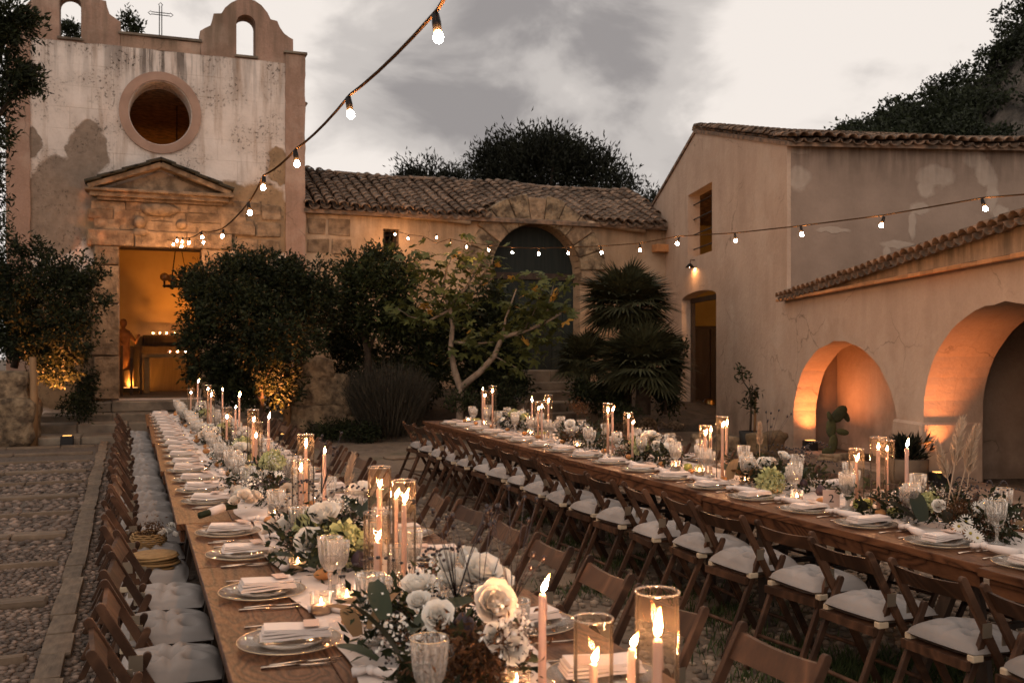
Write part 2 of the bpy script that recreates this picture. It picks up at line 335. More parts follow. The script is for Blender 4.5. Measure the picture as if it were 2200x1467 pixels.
def side_material():                                       # weathered brown render with pale repair patches; local x runs along the wall, z is up
    t = NT('brown render with pale patches'); pos = t.obj(); wp = warp(t, pos, .32, 3.5, 9); wf = warp(t, pos, .14, 5, 8)
    base = t.mix(t.rng(t.noise(pos, 1.1, 9, .6), .35, .65), (.33, .24, .185), (.245, .178, .136))
    pat = None
    def loc(u, v): d = 17.6; return (u-1690)/F*d, EYE+(HV-v)*d/F
    for u, v, ru, rv in ((1712, 383, 26, 28), (2020, 375, 42, 24), (2000, 395, 20, 22), (1710, 318, 34, 14), (2135, 365, 22, 30), (2150, 410, 14, 45), (2110, 335, 26, 22), (1985, 445, 22, 18), (2170, 455, 16, 20), (1790, 494, 36, 6), (1968, 480, 8, 32), (1935, 523, 36, 8), (1910, 548, 10, 24), (2080, 315, 60, 5)):
        x, z = loc(u, v); m = ell(t, wp if ru > 15 and rv > 10 else wf, x, z, ru*.0083, rv*.0083, .16); pat = m if pat is None else mx(t, pat, m)
    base = t.mix(pat, base, t.mix(t.noise(pos, 6, 6), (.46, .37, .30), (.33, .25, .195)))
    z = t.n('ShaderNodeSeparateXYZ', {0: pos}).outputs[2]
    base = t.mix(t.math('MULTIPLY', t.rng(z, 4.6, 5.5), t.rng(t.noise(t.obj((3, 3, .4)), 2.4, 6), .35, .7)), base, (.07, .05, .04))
    return t.end(t.bsdf(Base_Color=base, Roughness=.95, Specular_IOR_Level=.15, Normal=t.bump(t.math('ADD', t.noise(pos, 12, 9, .6), pat), .5, .02)))
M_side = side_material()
def ground_material():
    t = NT('gravelly courtyard ground'); pos = t.obj()
    vo = t.n('ShaderNodeTexVoronoi', {'Vector': pos, 'Scale': 14.}); cell = vo.outputs['Color']; dist = vo.outputs['Distance']
    g = t.n('ShaderNodeRGBToBW', {0: cell}).outputs[0]
    base = t.mix(g, (.085, .062, .047), (.20, .15, .11))
    base = t.mix(t.rng(t.noise(pos, .55, 7), .42, .62), base, t.mix(t.noise(pos, 9, 6), (.23, .17, .12), (.15, .11, .078)))
    moss = t.math('MULTIPLY', t.rng(t.noise(pos, .8, 6, .6), .56, .66), .55)
    base = t.mix(moss, base, (.055, .06, .028))
    return t.end(t.bsdf(Base_Color=base, Roughness=.9, Specular_IOR_Level=.2, Normal=t.bump(t.math('ADD', t.math('MULTIPLY', dist, -1.), t.noise(pos, 22, 6)), .7, .03)))
M_ground = ground_material()
def struct(name, me, parent=None): return put(name, me, parent, kind=None if parent else 'structure')

# ================================================================ the ground
g = MB(); g.add([(-160, -60, 0), (200, -60, 0), (200, 240, 0), (-160, 240, 0)], [[0, 1, 2, 3]])
ground = struct('ground', g.mesh('ground', M_ground))
# cobbled path on the left: slab strips with pebbles between
path = MB(); path.add([(-6, 1, .004), (.9, 1, .004), (.9, 20, .004), (-6, 20, .004)], [[0, 1, 2, 3]])
path = struct('cobbled_path', path.mesh('cobbled_path', mk('path bed', (.075, .056, .044), (.14, .105, .08), 16, 5, .9, bump=1, bscale=26, bdist=.03)))
strips = [6.1+1.33*k-1.33 for k in range(0, 12)]
slabm = []
for k in range(5):
    b = MB(); b.box((0, 0, .012), (1, 1, .05), 0, .0); b.v = [(x+random.uniform(-.03, .03), y+random.uniform(-.04, .04), z) for x, y, z in b.v]; slabm.append(b.mesh('slab', M_slab, bevel=.02))
strip_rects = []
def slab(cx, cy, sx, sy):
    put('slab', random.choice(slabm), path, (cx, cy, .006+random.uniform(0, .008)), (0, 0, random.uniform(-.02, .02)), (sx, sy, 1)); strip_rects.append((cx-sx/2-.02, cx+sx/2+.02, cy-sy/2-.02, cy+sy/2+.02))
y = 4.0
while y < 19.5:                                            # long kerb strip beside the chairs
    ln = random.uniform(.24, .5)*(1+.03*y); slab(-.42-.008*(y-6)+random.uniform(-.01, .01), y+ln/2, random.uniform(.13, .165), ln-.012); y += ln
for i, ys in enumerate(strips):
    w = .2 if i % 2 == 0 else .07; x = -.55-.008*(ys-6)
    while x > -4.6:
        ln = random.uniform(.45, 1.1); slab(x-ln/2, ys+random.uniform(-.02, .02), ln-.015, w*random.uniform(.85, 1.1)); x -= ln
pebs = []
def blocked(x, y): return any(a < x < b and c < y < d for a, b, c, d in strip_rects)
def pebble_field(x0, x1, y0, y1, n, sz, lift=0.0, test=None):
    out = []
    for _ in range(n):
        x, y = random.uniform(x0, x1), random.uniform(y0, y1)
        if test and not test(x, y): continue
        out.append((x, y, sz*random.uniform(.6, 1.25), random.uniform(.62, 1), random.uniform(0, 6.3)))
    return out
def relax(ps, k):                                          # drop pebbles that sit on top of another
    grid = {}; keep = []
    for p in sorted(ps, key=lambda q: -q[2]):
        c = (int(p[0]/.06), int(p[1]/.06)); ok = True
        for a in range(-2, 3):
            for b in range(-2, 3):
                for q in grid.get((c[0]+a, c[1]+b), ()):
                    if (q[0]-p[0])**2+(q[1]-p[1])**2 < (k*(q[2]+p[2]))**2: ok = False; break
                if not ok: break
            if not ok: break
        if ok: grid.setdefault(c, []).append(p); keep.append(p)
    return keep
pebs = relax(pebble_field(-4.3, .02, 4.0, 9.5, 52000, .0245, test=lambda x, y: not blocked(x, y) and x > -.36*y), .80)
pebs += relax(pebble_field(-4.8, -.02, 9.5, 17, 14000, .042, test=lambda x, y: not blocked(x, y) and x > -.3*y), .85)
pebs.sort(key=lambda p: p[1]); vis = [p for p in pebs if p[1] > 4.3 and p[0] > -.12*p[1]-1.0]
pm = []
for k in range(6):
    b = MB(); b.ico((0, 0, 0), (1, 1, 1), 0, k < 0, .1); pm.append(b.mesh('cobble', M_pebble, True))
own = set()
for p in vis[:300]:
    own.add(p); put('cobble', random.choice(pm), path, (p[0], p[1], .008), (random.uniform(-.2, .2), random.uniform(-.2, .2), p[4]), (p[2], p[2]*p[3], p[2]*.48))
rest = MB()
for p in pebs:
    if p not in own: rest.ico((p[0], p[1], .008), (p[2], p[2]*p[3], p[2]*.48), p[4], jit=.1)
put('cobble_bed', rest.mesh('cobble_bed', M_pebble, True, False), path, kind='stuff')
# loose stones and flat slabs on the right
gv = MB()
for p in relax(pebble_field(1.75, 5.8, 2.6, 6.5, 5200, .034), .9)+relax(pebble_field(1.75, 6.0, 6.5, 11.5, 2600, .036), 1.2): gv.ico((p[0], p[1], .006), (p[2], p[2]*p[3], p[2]*.55), p[4], jit=.14)
o = put('loose_gravel', gv.mesh('loose_gravel', mk('pale gravel', (.26, .195, .14), (.13, .095, .07), 5, 4, .8, island=.5), True, False), kind='stuff'); tag(o, 'pale rounded gravel scattered under and between the two tables')
for k, (u, v, sx, sy) in enumerate(((1240, 1250, .5, .3), (1150, 1165, .45, .3), (1010, 1060, .5, .35), (1500, 1300, .5, .3), (930, 1010, .6, .4), (1120, 1110, .4, .25), (1330, 1190, .5, .3), (1620, 1330, .4, .3), (860, 985, .5, .4))):
    p = gnd(u, v); b = MB(); lp = [(math.cos(a)*sx*random.uniform(.75, 1.1)*.6, math.sin(a)*sy*random.uniform(.75, 1.1)*.6, 0) for a in np.linspace(0, 6.28, 9)[:-1]]; b.prism(lp, (0, 0, .03))
    put('flat_stone', b.mesh('flat_stone', M_slab, bevel=.008), ground, (p.x, p.y, .003), (0, 0, random.uniform(-.3, .3)))
# grass under the right-hand chairs
M_grass = mk('grass', (.035, .055, .016), (.06, .075, .025), 3, 4, .7, island=.4, trans=.25)
ctr = [gnd(u, v) for u, v in ((1640, 1400), (1760, 1440), (1900, 1440), (2010, 1450), (1560, 1330), (1470, 1290), (1340, 1215), (1240, 1170), (2080, 1465), (1700, 1467), (1840, 1465), (1290, 1270), (1180, 1120))]
P = np.concatenate([np.array(c[:])+np.c_[rng.normal(0, .2, 550), rng.normal(0, .14, 550), np.zeros(550)] for c in ctr]); P[:, 2] = 0
o = put('grass', quads('grass', leafquads(P, rng.uniform(.03, .1, len(P)), .12, np.tile([0, 0, 1.], (len(P), 1)), .5), M_grass), kind='stuff'); tag(o, 'patches of short dark grass between the stones under the chairs')

# ================================================================ the church
XL, XR, XC = -2.53, 3.65, .53
church = thing('church', 'small old church with white peeling facade, twin bell gables and round window', 'church', (0, 0, 0))
fm = lambda Y: (lambda x, z, w: Vector((x, Y+w, z)))
def fpx(lst): return [(onY(u, v, 23).x, onY(u, v, 23).z) for u, v in lst]
rose = fpx([(345, 243)])[0]
hole = arc(rose[0], rose[1], .64, .69, 0, 2*math.pi, 40)[:-1]
door = [(-.32, .68), (1.38, .68), (1.38, 3.98), (-.32, 3.98)]
body = [(XL+.02, -.1), (XR-.02, -.1), (XR-.02, 8.29), (XL+.02, 8.29)]
put('facade_wall', plate([rough_line(body, .012, .3), hole, door], .7, fm(23.36), 'facade_wall', M_facade), church)
ring = [arc(rose[0], rose[1], .85, .89, 0, 2*math.pi, 48)[:-1], arc(rose[0], rose[1], .66, .71, 0, 2*math.pi, 40)[:-1]]
put('window_surround', plate(ring, .07, fm(22.995), 'window_surround', M_salmon), church)
put('parapet', plate([rough_line([(-.3, 8.292), (1.36, 8.292), (1.36, 8.55), (-.3, 8.57)], .012, .2)], .6, fm(23.33), 'parapet', stained('streaked parapet plaster', (.42, .27, .19), (.30, .19, .13), (.16, .11, .08), 8.2, 8.5)), church)
b = MB(); b.box((.53, 23.33, 8.59), (1.72, .7, .05), 0, .008); put('parapet_cap', b.mesh('parapet_cap', M_step), church)
rb = [(430, 128), (430, 66), (440, 60), (452, 54), (457, 40), (459, 29), (476, 28), (484, 16), (497, 5), (513, -2), (530, -4), (548, 1), (562, 11), (575, 27), (582, 41), (596, 45), (602, 59), (611, 72), (622, 80), (630, 84), (630, 138)]
rbp = fpx(rb); rbp[0] = (rbp[0][0], 8.29); rbp[-1] = (rbp[-1][0], 8.29)
ocx = fpx([(529, 60)])[0][0]
op = [(ocx-.21, 8.30), (ocx+.21, 8.30)]+arc(ocx, 9.02, .21, .2, 0, math.pi, 10)
op = [(x, z+.08) for x, z in op]
M_bell = stained('salmon bell gable plaster', (.42, .262, .192), (.29, .18, .13), (.16, .10, .07), 7.0, 9.6, .9)
put('bell_gable', plate([rough_line(rbp, .006, .2), op], .5, fm(23.28), 'bell_gable', M_bell), church)
mir = lambda l: [(2*XC-x, z) for x, z in l]
put('bell_gable', plate([rough_line(mir(rbp), .006, .2), mir(op)], .5, fm(23.28), 'bell_gable', M_bell), church)
for x in (ocx, 2*XC-ocx):
    b = MB(); b.box((x, 23.26, 8.345), (.5, .6, .05), 0, .004); put('opening_sill', b.mesh('opening_sill', M_step), church)
for sgn in (1, -1):                                        # painted corner pilasters
    c = XC+sgn*(XR-XC-.22) if sgn > 0 else XL+.26
    lp = rough_line([(c-.22, 0.02), (c+.22, .02), (c+.22, 8.5), (c-.22, 8.5)], .012, .15)
    put('pilaster', plate([lp], .06, fm(22.985), 'pilaster', M_bell), church)
    b = MB(); b.box((c, 23.05, 8.53), (.52, .3, .05), 0, .006); put('pilaster_cap', b.mesh('pilaster_cap', M_step), church)
# nave behind
b = MB()
b.box((XL+.3, 28.8, 3.9), (.4, 10, 7.8)); b.box((XR-.3, 28.8, 3.9), (.4, 10, 7.8))
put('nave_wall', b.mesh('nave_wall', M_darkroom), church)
b = MB(); b.box((XC, 29.3, 3.9), (6.0, .3, 7.8)); put('nave_wall', b.mesh('nave_wall', M_orangewall), church)
b = MB(); b.box((XC, 26.5, .60), (5.9, 5.6, .12)); put('nave_floor', b.mesh('nave_floor', M_step), church)
b = MB(); b.prism([(XL, 23.75, 7.75), (XC, 23.75, 8.15), (XR, 23.75, 7.75), (XR, 23.75, 7.6), (XL, 23.75, 7.6)], (0, 10, 0)); put('nave_roof', b.mesh('nave_roof', M_tile), church)
for k in range(9):                                         # tile ends along the nave eave at the right corner
    b = MB(); b.tube([(XR-.1, 23.8+.28*k, 7.7), (XR+.16, 23.8+.28*k, 7.55)], [.09, .08], 8); put('eave_tile', b.mesh('eave_tile', M_tile, True), church)
# doorway: stone surround, cornice and pediment
b = MB()
for k, (z0, z1) in enumerate(((.69, 1.62), (1.63, 2.72), (2.73, 3.56), (3.57, 3.97))):
    for sgn in (-1, 1):
        b = MB(); w = .5+.04*((k*7) % 3); x = XC+sgn*(.852+w/2); b.box((x, 22.98, (z0+z1)/2), (w, .26, z1-z0-.012), 0, .012); put('jamb_stone', b.mesh('jamb_stone', M_stone, bevel=.02), church)
for x0, x1 in ((-.95, -.02), (-.01, 1.05), (1.06, 2.02)):
    b = MB(); b.box(((x0+x1)/2, 22.985, 4.155), (x1-x0, .25, .345), 0, .008); put('lintel_stone', b.mesh('lintel_stone', M_stone, bevel=.02), church)
z = 4.335
for row, hgt in enumerate((.22, .21, .18)):                # frieze courses under the cornice
    x = -.85+random.uniform(-.08, .05)
    while x < 1.9:
        w = random.uniform(.4, .8); b = MB(); b.box((x+w/2, 23.0, z+hgt/2), (w-.004, random.uniform(.12, .16), hgt-.004), 0, .010); put('frieze_stone', b.mesh('frieze_stone', M_stone, bevel=.008), church); x += w
    z += hgt
for (x, zz, rx, rz) in ((.5, 4.80, .42, .15), (.1, 4.5, .14, .13), (.95, 4.5, .12, .12), (.12, 4.28, .2, .1)):   # weathered carved relief
    b = MB(); b.ico((x, 22.9, zz), (rx, .09, rz), 0, True, .14); put('carved_relief', b.mesh('carved_relief', M_stone, True), church)
CZ = 4.95
for k, (ex, dz, dp) in enumerate(((1.30, 0, .16), (1.42, .085, .25), (1.52, .17, .34))):
    b = MB(); b.box((XC, 23.0-dp/2, CZ+dz+.04), (2*ex, dp, .08), 0, .02); put('cornice_course', b.mesh('cornice_course', M_stone, bevel=.01), church)
ap = (XC, CZ+.80)
b = MB(); b.prism([(XC-1.2, 22.93, CZ+.215), (XC+1.2, 22.93, CZ+.215), (XC, 22.93, CZ+.68)], (0, .1, 0)); put('tympanum', b.mesh('tympanum', M_stone), church)
for sgn in (-1, 1):
    a = Vector((XC+sgn*1.46, 22.83, CZ+.25)); c = Vector((XC, 22.83, ap[1]))
    b = MB(); b.bar(a, c, .34, .11, (0, 1, 0)); put('raking_cornice', b.mesh('raking_cornice', M_stone, bevel=.012), church)
    up = Vector((0, 0, .095))
    for k in range(6):                                     # small mossy roof slabs over the pediment
        p, q = a.lerp(c, k/6.), a.lerp(c, (k+1)/6.+.02); b = MB(); b.bar(p+up+Vector((sgn*.06, -.04, .015*(k % 2))), q+up+Vector((0, -.04, .015*(k % 2))), .44, .055, (0, 1, 0)); put('roof_slab', b.mesh('roof_slab', M_moss, bevel=.01), church)
# courses laid bare right of the door and beside the jambs
for (u0, u1, v0, v1) in ((487, 545, 470, 510), (548, 602, 478, 512), (500, 560, 432, 465), (562, 604, 440, 474), (560, 600, 515, 545), (500, 552, 513, 540), (205, 245, 665, 745), (178, 210, 745, 850), (212, 250, 750, 852), (620, 648, 560, 600)):
    a, c = onY(u0, v0, 23), onY(u1, v1, 23); b = MB(); b.box(((a.x+c.x)/2, 23.0, (a.z+c.z)/2), (abs(c.x-a.x)-.012, .055, abs(c.z-a.z)-.012), 0, .018); put('wall_stone', b.mesh('wall_stone', M_stone, bevel=.012), church)
b = MB(); b.box((XC, 22.75, .565), (1.95, .7, .22), 0, .01); put('threshold', b.mesh('threshold', M_step, bevel=.02), church)
b = MB(); b.box((XC-1.35, 22.78, .55), (.72, .6, .2), 0, .015); put('threshold', b.mesh('threshold', M_step, bevel=.02), church)
# iron cross on the parapet
cross = thing('iron_cross', 'thin iron cross standing on the church parapet between the bell gables', 'cross', (.53, 23.2, 8.6))
b = MB(); b.tube([(-.025, 0, 0), (-.025, 0, .62)], .011, 5); b.tube([(.025, 0, 0), (.025, 0, .62)], .011, 5); put('upright', b.mesh('upright', M_iron), cross)
def open_arm(a, tip, w, side):                             # flat loop with a pointed end
    a, tip, side = Vector(a), Vector(tip), Vector(side); d = (tip-a)
    return MB().tube([a+side*w, a+d*.72+side*w, a+d*.8+side*w*1.7, tip, a+d*.8-side*w*1.7, a+d*.72-side*w, a-side*w], .010, 5)
for tip, sd in (((-.26, 0, .55), (0, 0, 1)), ((.26, 0, .55), (0, 0, 1)), ((0, 0, .80), (1, 0, 0))): put('arm', open_arm((0, 0, .55), tip, .025, sd).mesh('arm', M_iron), cross)
# steps and platform before the church
for k, (x0, x1, y0, y1, z0, z1, nm) in enumerate(((-2.0, 4.2, 20.0, 21.0, -.02, .14, 'step'), (-1.9, 4.0, 21.0, 21.8, -.02, .30, 'step'), (-1.8, 3.8, 21.8, 23.3, -.02, .44, 'step'))):
    if k == 0: steps = thing('stone_steps', 'three worn broad stone steps leading up to the church door', 'steps', (0, 0, 0))
    x = x0
    while x < x1:
        w = min(random.uniform(.7, 1.5), x1-x); b = MB(); b.box((x+w/2, (y0+y1)/2, (z0+z1)/2), (w-.012, y1-y0-.004, z1-z0), 0, .012); put('step_block', b.mesh('step_block', M_step, bevel=.018), steps); x += w
# ================================================================ roof tiles
def tile_pts(r0, r1, ln, th=.014, n=5, flip=1):
    vs = []
    for y, r in ((0, r0), (ln, r1)):
        for rr in (r, r-th):
            for i in range(n+1):
                a = math.pi*i/n; vs.append((rr*math.cos(a), y, flip*rr*math.sin(a)*.8))
    m = n+1; fs = []
    for i in range(n): fs += [[i, i+1, 2*m+i+1, 2*m+i], [m+i+1, m+i, 3*m+i, 3*m+i+1], [i+1, i, m+i, m+i+1], [2*m+i, 2*m+i+1, 3*m+i+1, 3*m+i]]
    fs += [[0, 2*m, 3*m, m], [n, m+n, 3*m+n, 2*m+n]]
    return np.array(vs), fs
def tiled_roof(owner, origin, across, upslope, ncol, nrow, pitch, expo, own_rows, sag=None, keep=None, mat=None):
    """barrel tiles: columns along 'across', rows up 'upslope'; the lowest rows are single tiles, the rest one bed"""
    ax, up = Vector(across).normalized(), Vector(upslope).normalized(); nn = ax.cross(up).normalized()
    if nn.z < 0: nn = -nn
    cv, cf = tile_pts(pitch*.44, pitch*.36, expo*1.28); tv, tf = tile_pts(pitch*.46, pitch*.40, expo*1.28, flip=-1)
    cm = MB().add(cv.tolist(), cf).mesh('roof_tile', mat or M_tile, True); bed = MB(); count = 0
    for j in range(nrow):
        for i in range(ncol):
            s = sag(i, j) if sag else 0
            if keep and not keep(i, j): continue
            o = Vector(origin)+ax*(i*pitch+random.uniform(-.012, .012))+up*(j*expo+random.uniform(-.03, .03))+nn*(.05+s)
            tilt = random.uniform(.02, .07); yaw = random.uniform(-.05, .05)
            Y = (up*math.cos(tilt)-nn*math.sin(tilt)+ax*yaw).normalized(); X = (ax-Y*ax.dot(Y)).normalized(); Z = X.cross(Y)
            if Z.dot(nn) < 0: Z = -Z
            M3 = np.array([[X[q], Y[q], Z[q]] for q in range(3)])
            if j < own_rows and count < 300:
                mw = Matrix.Translation(o)@Matrix(((X.x, Y.x, Z.x, 0), (X.y, Y.y, Z.y, 0), (X.z, Y.z, Z.z, 0), (0, 0, 0, 1)))
                t = put('roof_tile', cm, owner); t.matrix_local = mw; count += 1
            else: bed.add((cv@M3.T+np.array(o[:])).tolist(), cf)
            o2 = o+ax*pitch/2-nn*.035
            bed.add((tv@M3.T+np.array(o2[:])).tolist(), tf)
    put('tile_bed', bed.mesh('tile_bed', mat or M_tile, True, False), owner, kind='stuff')

# ================================================================ middle building with the green door
hall = thing('tiled_hall', 'low courtyard building with clay tile roof and big arched green door', 'building', (0, 0, 0))
HX0, HX1, HY = 3.62, 13.4, 23.12
acx, asp, ari, aro = 9.43, 3.71, 1.21, 1.94
arch = [(acx-ari, .9), (acx+ari, .9)]+arc(acx, asp, ari, ari, 0, math.pi, 24)
w0, w1 = onY(826, 490, 23), onY(860, 533, 23)
win = [(w0.x, w1.z), (w1.x, w1.z), (w1.x, w0.z), (w0.x, w0.z)]
put('front_wall', plate([[(HX0, -.1), (HX1, -.1), (HX1, 5.0), (HX0, 5.0)], arch, win], .6, fm(HY+.3), 'front_wall', M_midwall), hall)
b = MB(); b.box(((w0.x+w1.x)/2, HY+.3, w1.z-.02), (w1.x-w0.x+.06, .5, .04)); put('window_sill', b.mesh('window_sill', M_stone), hall)
for k in range(3):
    x = w0.x+(w1.x-w0.x)*(k+.5)/3; b = MB(); b.tube([(x, HY+.12, w1.z), (x, HY+.12, w0.z)], .012, 5); put('window_bar', b.mesh('window_bar', M_iron), hall)
for zz in (.35, .7): b = MB(); z = w1.z+(w0.z-w1.z)*zz; b.tube([(w0.x, HY+.13, z), (w1.x, HY+.13, z)], .012, 5); put('window_bar', b.mesh('window_bar', M_iron), hall)
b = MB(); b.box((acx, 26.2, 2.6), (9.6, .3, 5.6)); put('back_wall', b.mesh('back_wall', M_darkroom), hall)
# arch ring, stone by stone
nv = 13; a0 = -.22
for k in range(nv):
    t0 = a0+(math.pi-2*a0)*k/nv; t1 = a0+(math.pi-2*a0)*(k+1)/nv; ro = aro+random.uniform(-.12, .06)-(.25 if k in (0, nv-1) else 0)
    lp = []
    for i in range(4): t = t0+(t1-t0)*i/3+(.006 if i == 0 else -.006 if i == 3 else 0); lp.append((acx+ari*1.0*math.cos(t), 23.0, asp+ari*math.sin(t)))
    for i in range(3, -1, -1): t = t0+(t1-t0)*i/3+(.006 if i == 0 else -.006 if i == 3 else 0); lp.append((acx+ro*math.cos(t), 23.0+random.uniform(-.02, .02), asp+ro*math.sin(t)))
    b = MB(); b.prism(lp, (0, .45, 0)); put('arch_stone', b.mesh('arch_stone', M_rubble if k % 3 else M_stone, bevel=.018), hall)
# the door: vertical boards with a tympanum and rail
for k in range(8):
    x0 = acx-ari+2*ari*k/8; x1 = x0+2*ari/8-.012; xm = (x0+x1)/2; zt = 3.55
    b = MB(); b.box((xm, HY+.42+.004*(k % 2), (1.02+zt)/2), (x1-x0, .05, zt-1.02)); put('door_board', b.mesh('door_board', M_greendoor), hall)
b = MB(); b.prism([(x, HY+.45, z) for x, z in [(acx-ari, 3.72)]+[(acx+ari, 3.72)]+arc(acx, asp, ari, ari, .01, math.pi-.01, 16)], (0, .06, 0)); put('door_tympanum', b.mesh('door_tympanum', M_greendoor), hall)
b = MB(); b.box((acx, HY+.40, 3.635), (2*ari, .12, .16)); put('door_rail', b.mesh('door_rail', M_darkwood), hall)
# roof
nc = int((HX1+.4-HX0)/.262); up = Vector((0, 26.1-22.82, 6.36-5.02))
hsag = [.05*math.sin(i*.33+1)+.035*math.sin(i*.9) for i in range(nc)]
def keep_hall(i, j):                                       # the stone arch stands up through the eave
    x = HX0+.1+i*.262; y = 22.82+j*.3*.93; z = 5.02+j*.3*.38
    if x > 6.265+.2662*(y+1.73)/.9639-.12: return False      # stops at the barn wall
    return not (abs(x-acx) < 2.0 and y < 23.5 and z < asp+math.sqrt(max(0, 1.95**2-(x-acx)**2)))
tiled_roof(hall, (HX0+.1, 22.82, 5.02), (1, 0, 0), up, nc, 12, .262, .298, 8, lambda i, j: hsag[i]*(.6+.4*j/12), keep_hall)
lo_ = [(22.9, 4.985), (26.1, 6.28), (29.0, 5.0), (29., 4.9), (22.9, 4.9)]; bw_ = lambda y: 6.265+.2662*(y+1.73)/.9639+.1
b = MB(); b.add([(HX0, y, z) for y, z in lo_]+[(bw_(y), y, z) for y, z in lo_], [[0, 1, 2, 3, 4], [5, 6, 7, 8, 9]]+[[i, (i+1) % 5, 5+(i+1) % 5, 5+i] for i in range(5)]); put('roof_deck', b.mesh('roof_deck', M_tile), hall)
ridge = MB().add(*[q.tolist() if hasattr(q, 'tolist') else q for q in tile_pts(.13, .115, .46)]).mesh('ridge_tile', M_tile, True)
for k in range(24): put('ridge_tile', ridge, hall, (HX0+.4*k+.5, 26.1, 6.36+.02*math.sin(k)), (0, 0, -math.pi/2+random.uniform(-.05, .05)))
# moulded plaster gutter ledges either side of the arch, exposed blocks on the left
for (u0, v0, u1, v1) in ((858, 462, 1010, 478), (1262, 480, 1385, 497)):
    a, c = onY(u0, v0, 22.98), onY(u1, v1, 22.98); b = MB(); b.tube([a, a.lerp(c, .5)+Vector((0, 0, .02)), c], .07, 8); put('ledge', b.mesh('ledge', M_midwall, True), hall)
for (u0, u1, v0, v1) in ((660, 700, 468, 505), (704, 752, 470, 508), (660, 708, 512, 545), (712, 755, 512, 548), (1010, 1046, 555, 590), (1255, 1300, 560, 590)):
    a, c = onY(u0, v0, HY), onY(u1, v1, HY); b = MB(); b.box(((a.x+c.x)/2, HY, (a.z+c.z)/2), (c.x-a.x-.015, .05, abs(c.z-a.z)-.015), 0, .02); put('wall_stone', b.mesh('wall_stone', M_stone, bevel=.012), hall)
b = MB(); b.box((HX1-.45, 22.95, 4.42), (.5, .3, .2)); put('corbel_brick', b.mesh('corbel_brick', M_tilebrt, bevel=.01), hall)
# garden steps up to the green door
gs = thing('garden_steps', 'narrow worn stone steps rising to the arched green door', 'steps')
for u0, u1, v, Y, dp, h in ((1100, 1262, 797, 22.3, 1.2, .3), (1112, 1275, 822, 21.8, .5, .27), (1122, 1272, 842, 21.3, .5, .27), (1150, 1300, 866, 20.2, 1.1, .3), (1170, 1305, 889, 19.6, .6, .3)):
    a, c = onY(u0, v, Y), onY(u1, v, Y); n = 2 if h > .28 else 1
    for k in range(n):
        x0, x1 = a.x+(c.x-a.x)*k/n, a.x+(c.x-a.x)*(k+1)/n; b = MB(); b.box(((x0+x1)/2, Y+dp/2, a.z-h/2), (x1-x0-.012, dp, h), 0, .015); put('step_block', b.mesh('step_block', M_step, bevel=.02), gs)
# planted bank in front of the hall
nx, ny = 40, 22; V = []
for j in range(ny+1):
    for i in range(nx+1):
        x = 3.2+10.6*i/nx; y = 18.6+4.6*j/ny; q = j/ny
        z = (-.03+.85*min(1, q*1.15)**.8)*(1-.5*max(0, (x-11.5)/2.5))+random.uniform(-.03, .03)
        if abs(x-9.3) < 1.1: z -= .18
        if j == 0: z = -.03
        V.append((x, y+random.uniform(-.06, .06)+.25*math.sin(x*.9), z))
b = MB().add(V, [[j*(nx+1)+i, j*(nx+1)+i+1, (j+1)*(nx+1)+i+1, (j+1)*(nx+1)+i] for j in range(ny) for i in range(nx)])
struct('garden_bed', b.mesh('garden_bed', M_soil, True))
stm = []
for k in range(5): b = MB(); b.ico((0, 0, 0), (1, .8, .7), 0, True, .12); stm.append(b.mesh('edging_stone', M_rubble, False))
k = 0
edge = thing('stone_edging', 'row of rough stones edging the garden bed behind the right table', 'edging')
for u in list(range(880, 1170, 28))+list(range(1300, 1480, 30)):
    p = onY(u, 880, 18.9+random.uniform(-.1, .1)); s = random.uniform(.14, .24); put('edging_stone', random.choice(stm), edge, (p.x, p.y, s*.5), (0, 0, random.uniform(0, 6)), (s, s, s*1.1))

# ================================================================ barn with the gable, and the arcade
barn = thing('barn', 'tall plastered gable building with patched brown side wall and tiled roof', 'building')
T0, TA, T1, ZE, ZA = (17.6-.607)/.9956, (23.4-.607)/.9956, (29.2-.607)/.9956, 5.45, 6.95
def bm(off): return lambda t, z, w: B3(t, off+w, z)
wl = [(bt(1478), bz(1478, 556)), (bt(1530), bz(1530, 540)), (bt(1530), bz(1530, 391)), (bt(1478), bz(1478, 420))]
zs = (wl[0][1]+wl[1][1])/2; zt = (wl[2][1]+wl[3][1])/2; wl = [(wl[0][0], zs), (wl[1][0], zs), (wl[1][0], zt), (wl[0][0], zt)]
d0, d1 = bt(1465), bt(1539); dz = (bz(1465, 650)+bz(1539, 628))/2
dl = [(d0, .02), (d1, .02), (d1, dz)]+[((d0+d1)/2+(d1-d0)/2*math.cos(a), dz+.16*math.sin(a)) for a in np.linspace(.3, math.pi-.3, 9)]+[(d0, dz)]
put('gable_wall', plate([[(T0, -.1), (T0, ZE), (TA, ZA), (T1, ZE), (T1, -.1)], wl, dl], .3, bm(.15), 'gable_wall', M_gable), barn)
me = bpy.data.meshes.new('side_wall'); b = MB(); b.box((6.0, .3, 2.66), (11.9, .62, 5.54)); me = b.mesh('side_wall', M_side)
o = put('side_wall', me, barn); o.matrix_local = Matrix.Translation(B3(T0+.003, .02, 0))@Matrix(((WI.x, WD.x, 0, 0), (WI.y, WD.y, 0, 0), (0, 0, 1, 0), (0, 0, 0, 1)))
for t, y0, y1, m in ((T1-.3, .62, 12, M_yellowroom),): b = MB(); b.prism([B3(t, y0, 0), B3(t, y1, 0), B3(t, y1, ZE), B3(t, y0, ZE)], WD*.3); put('far_wall', b.mesh('far_wall', m), barn)
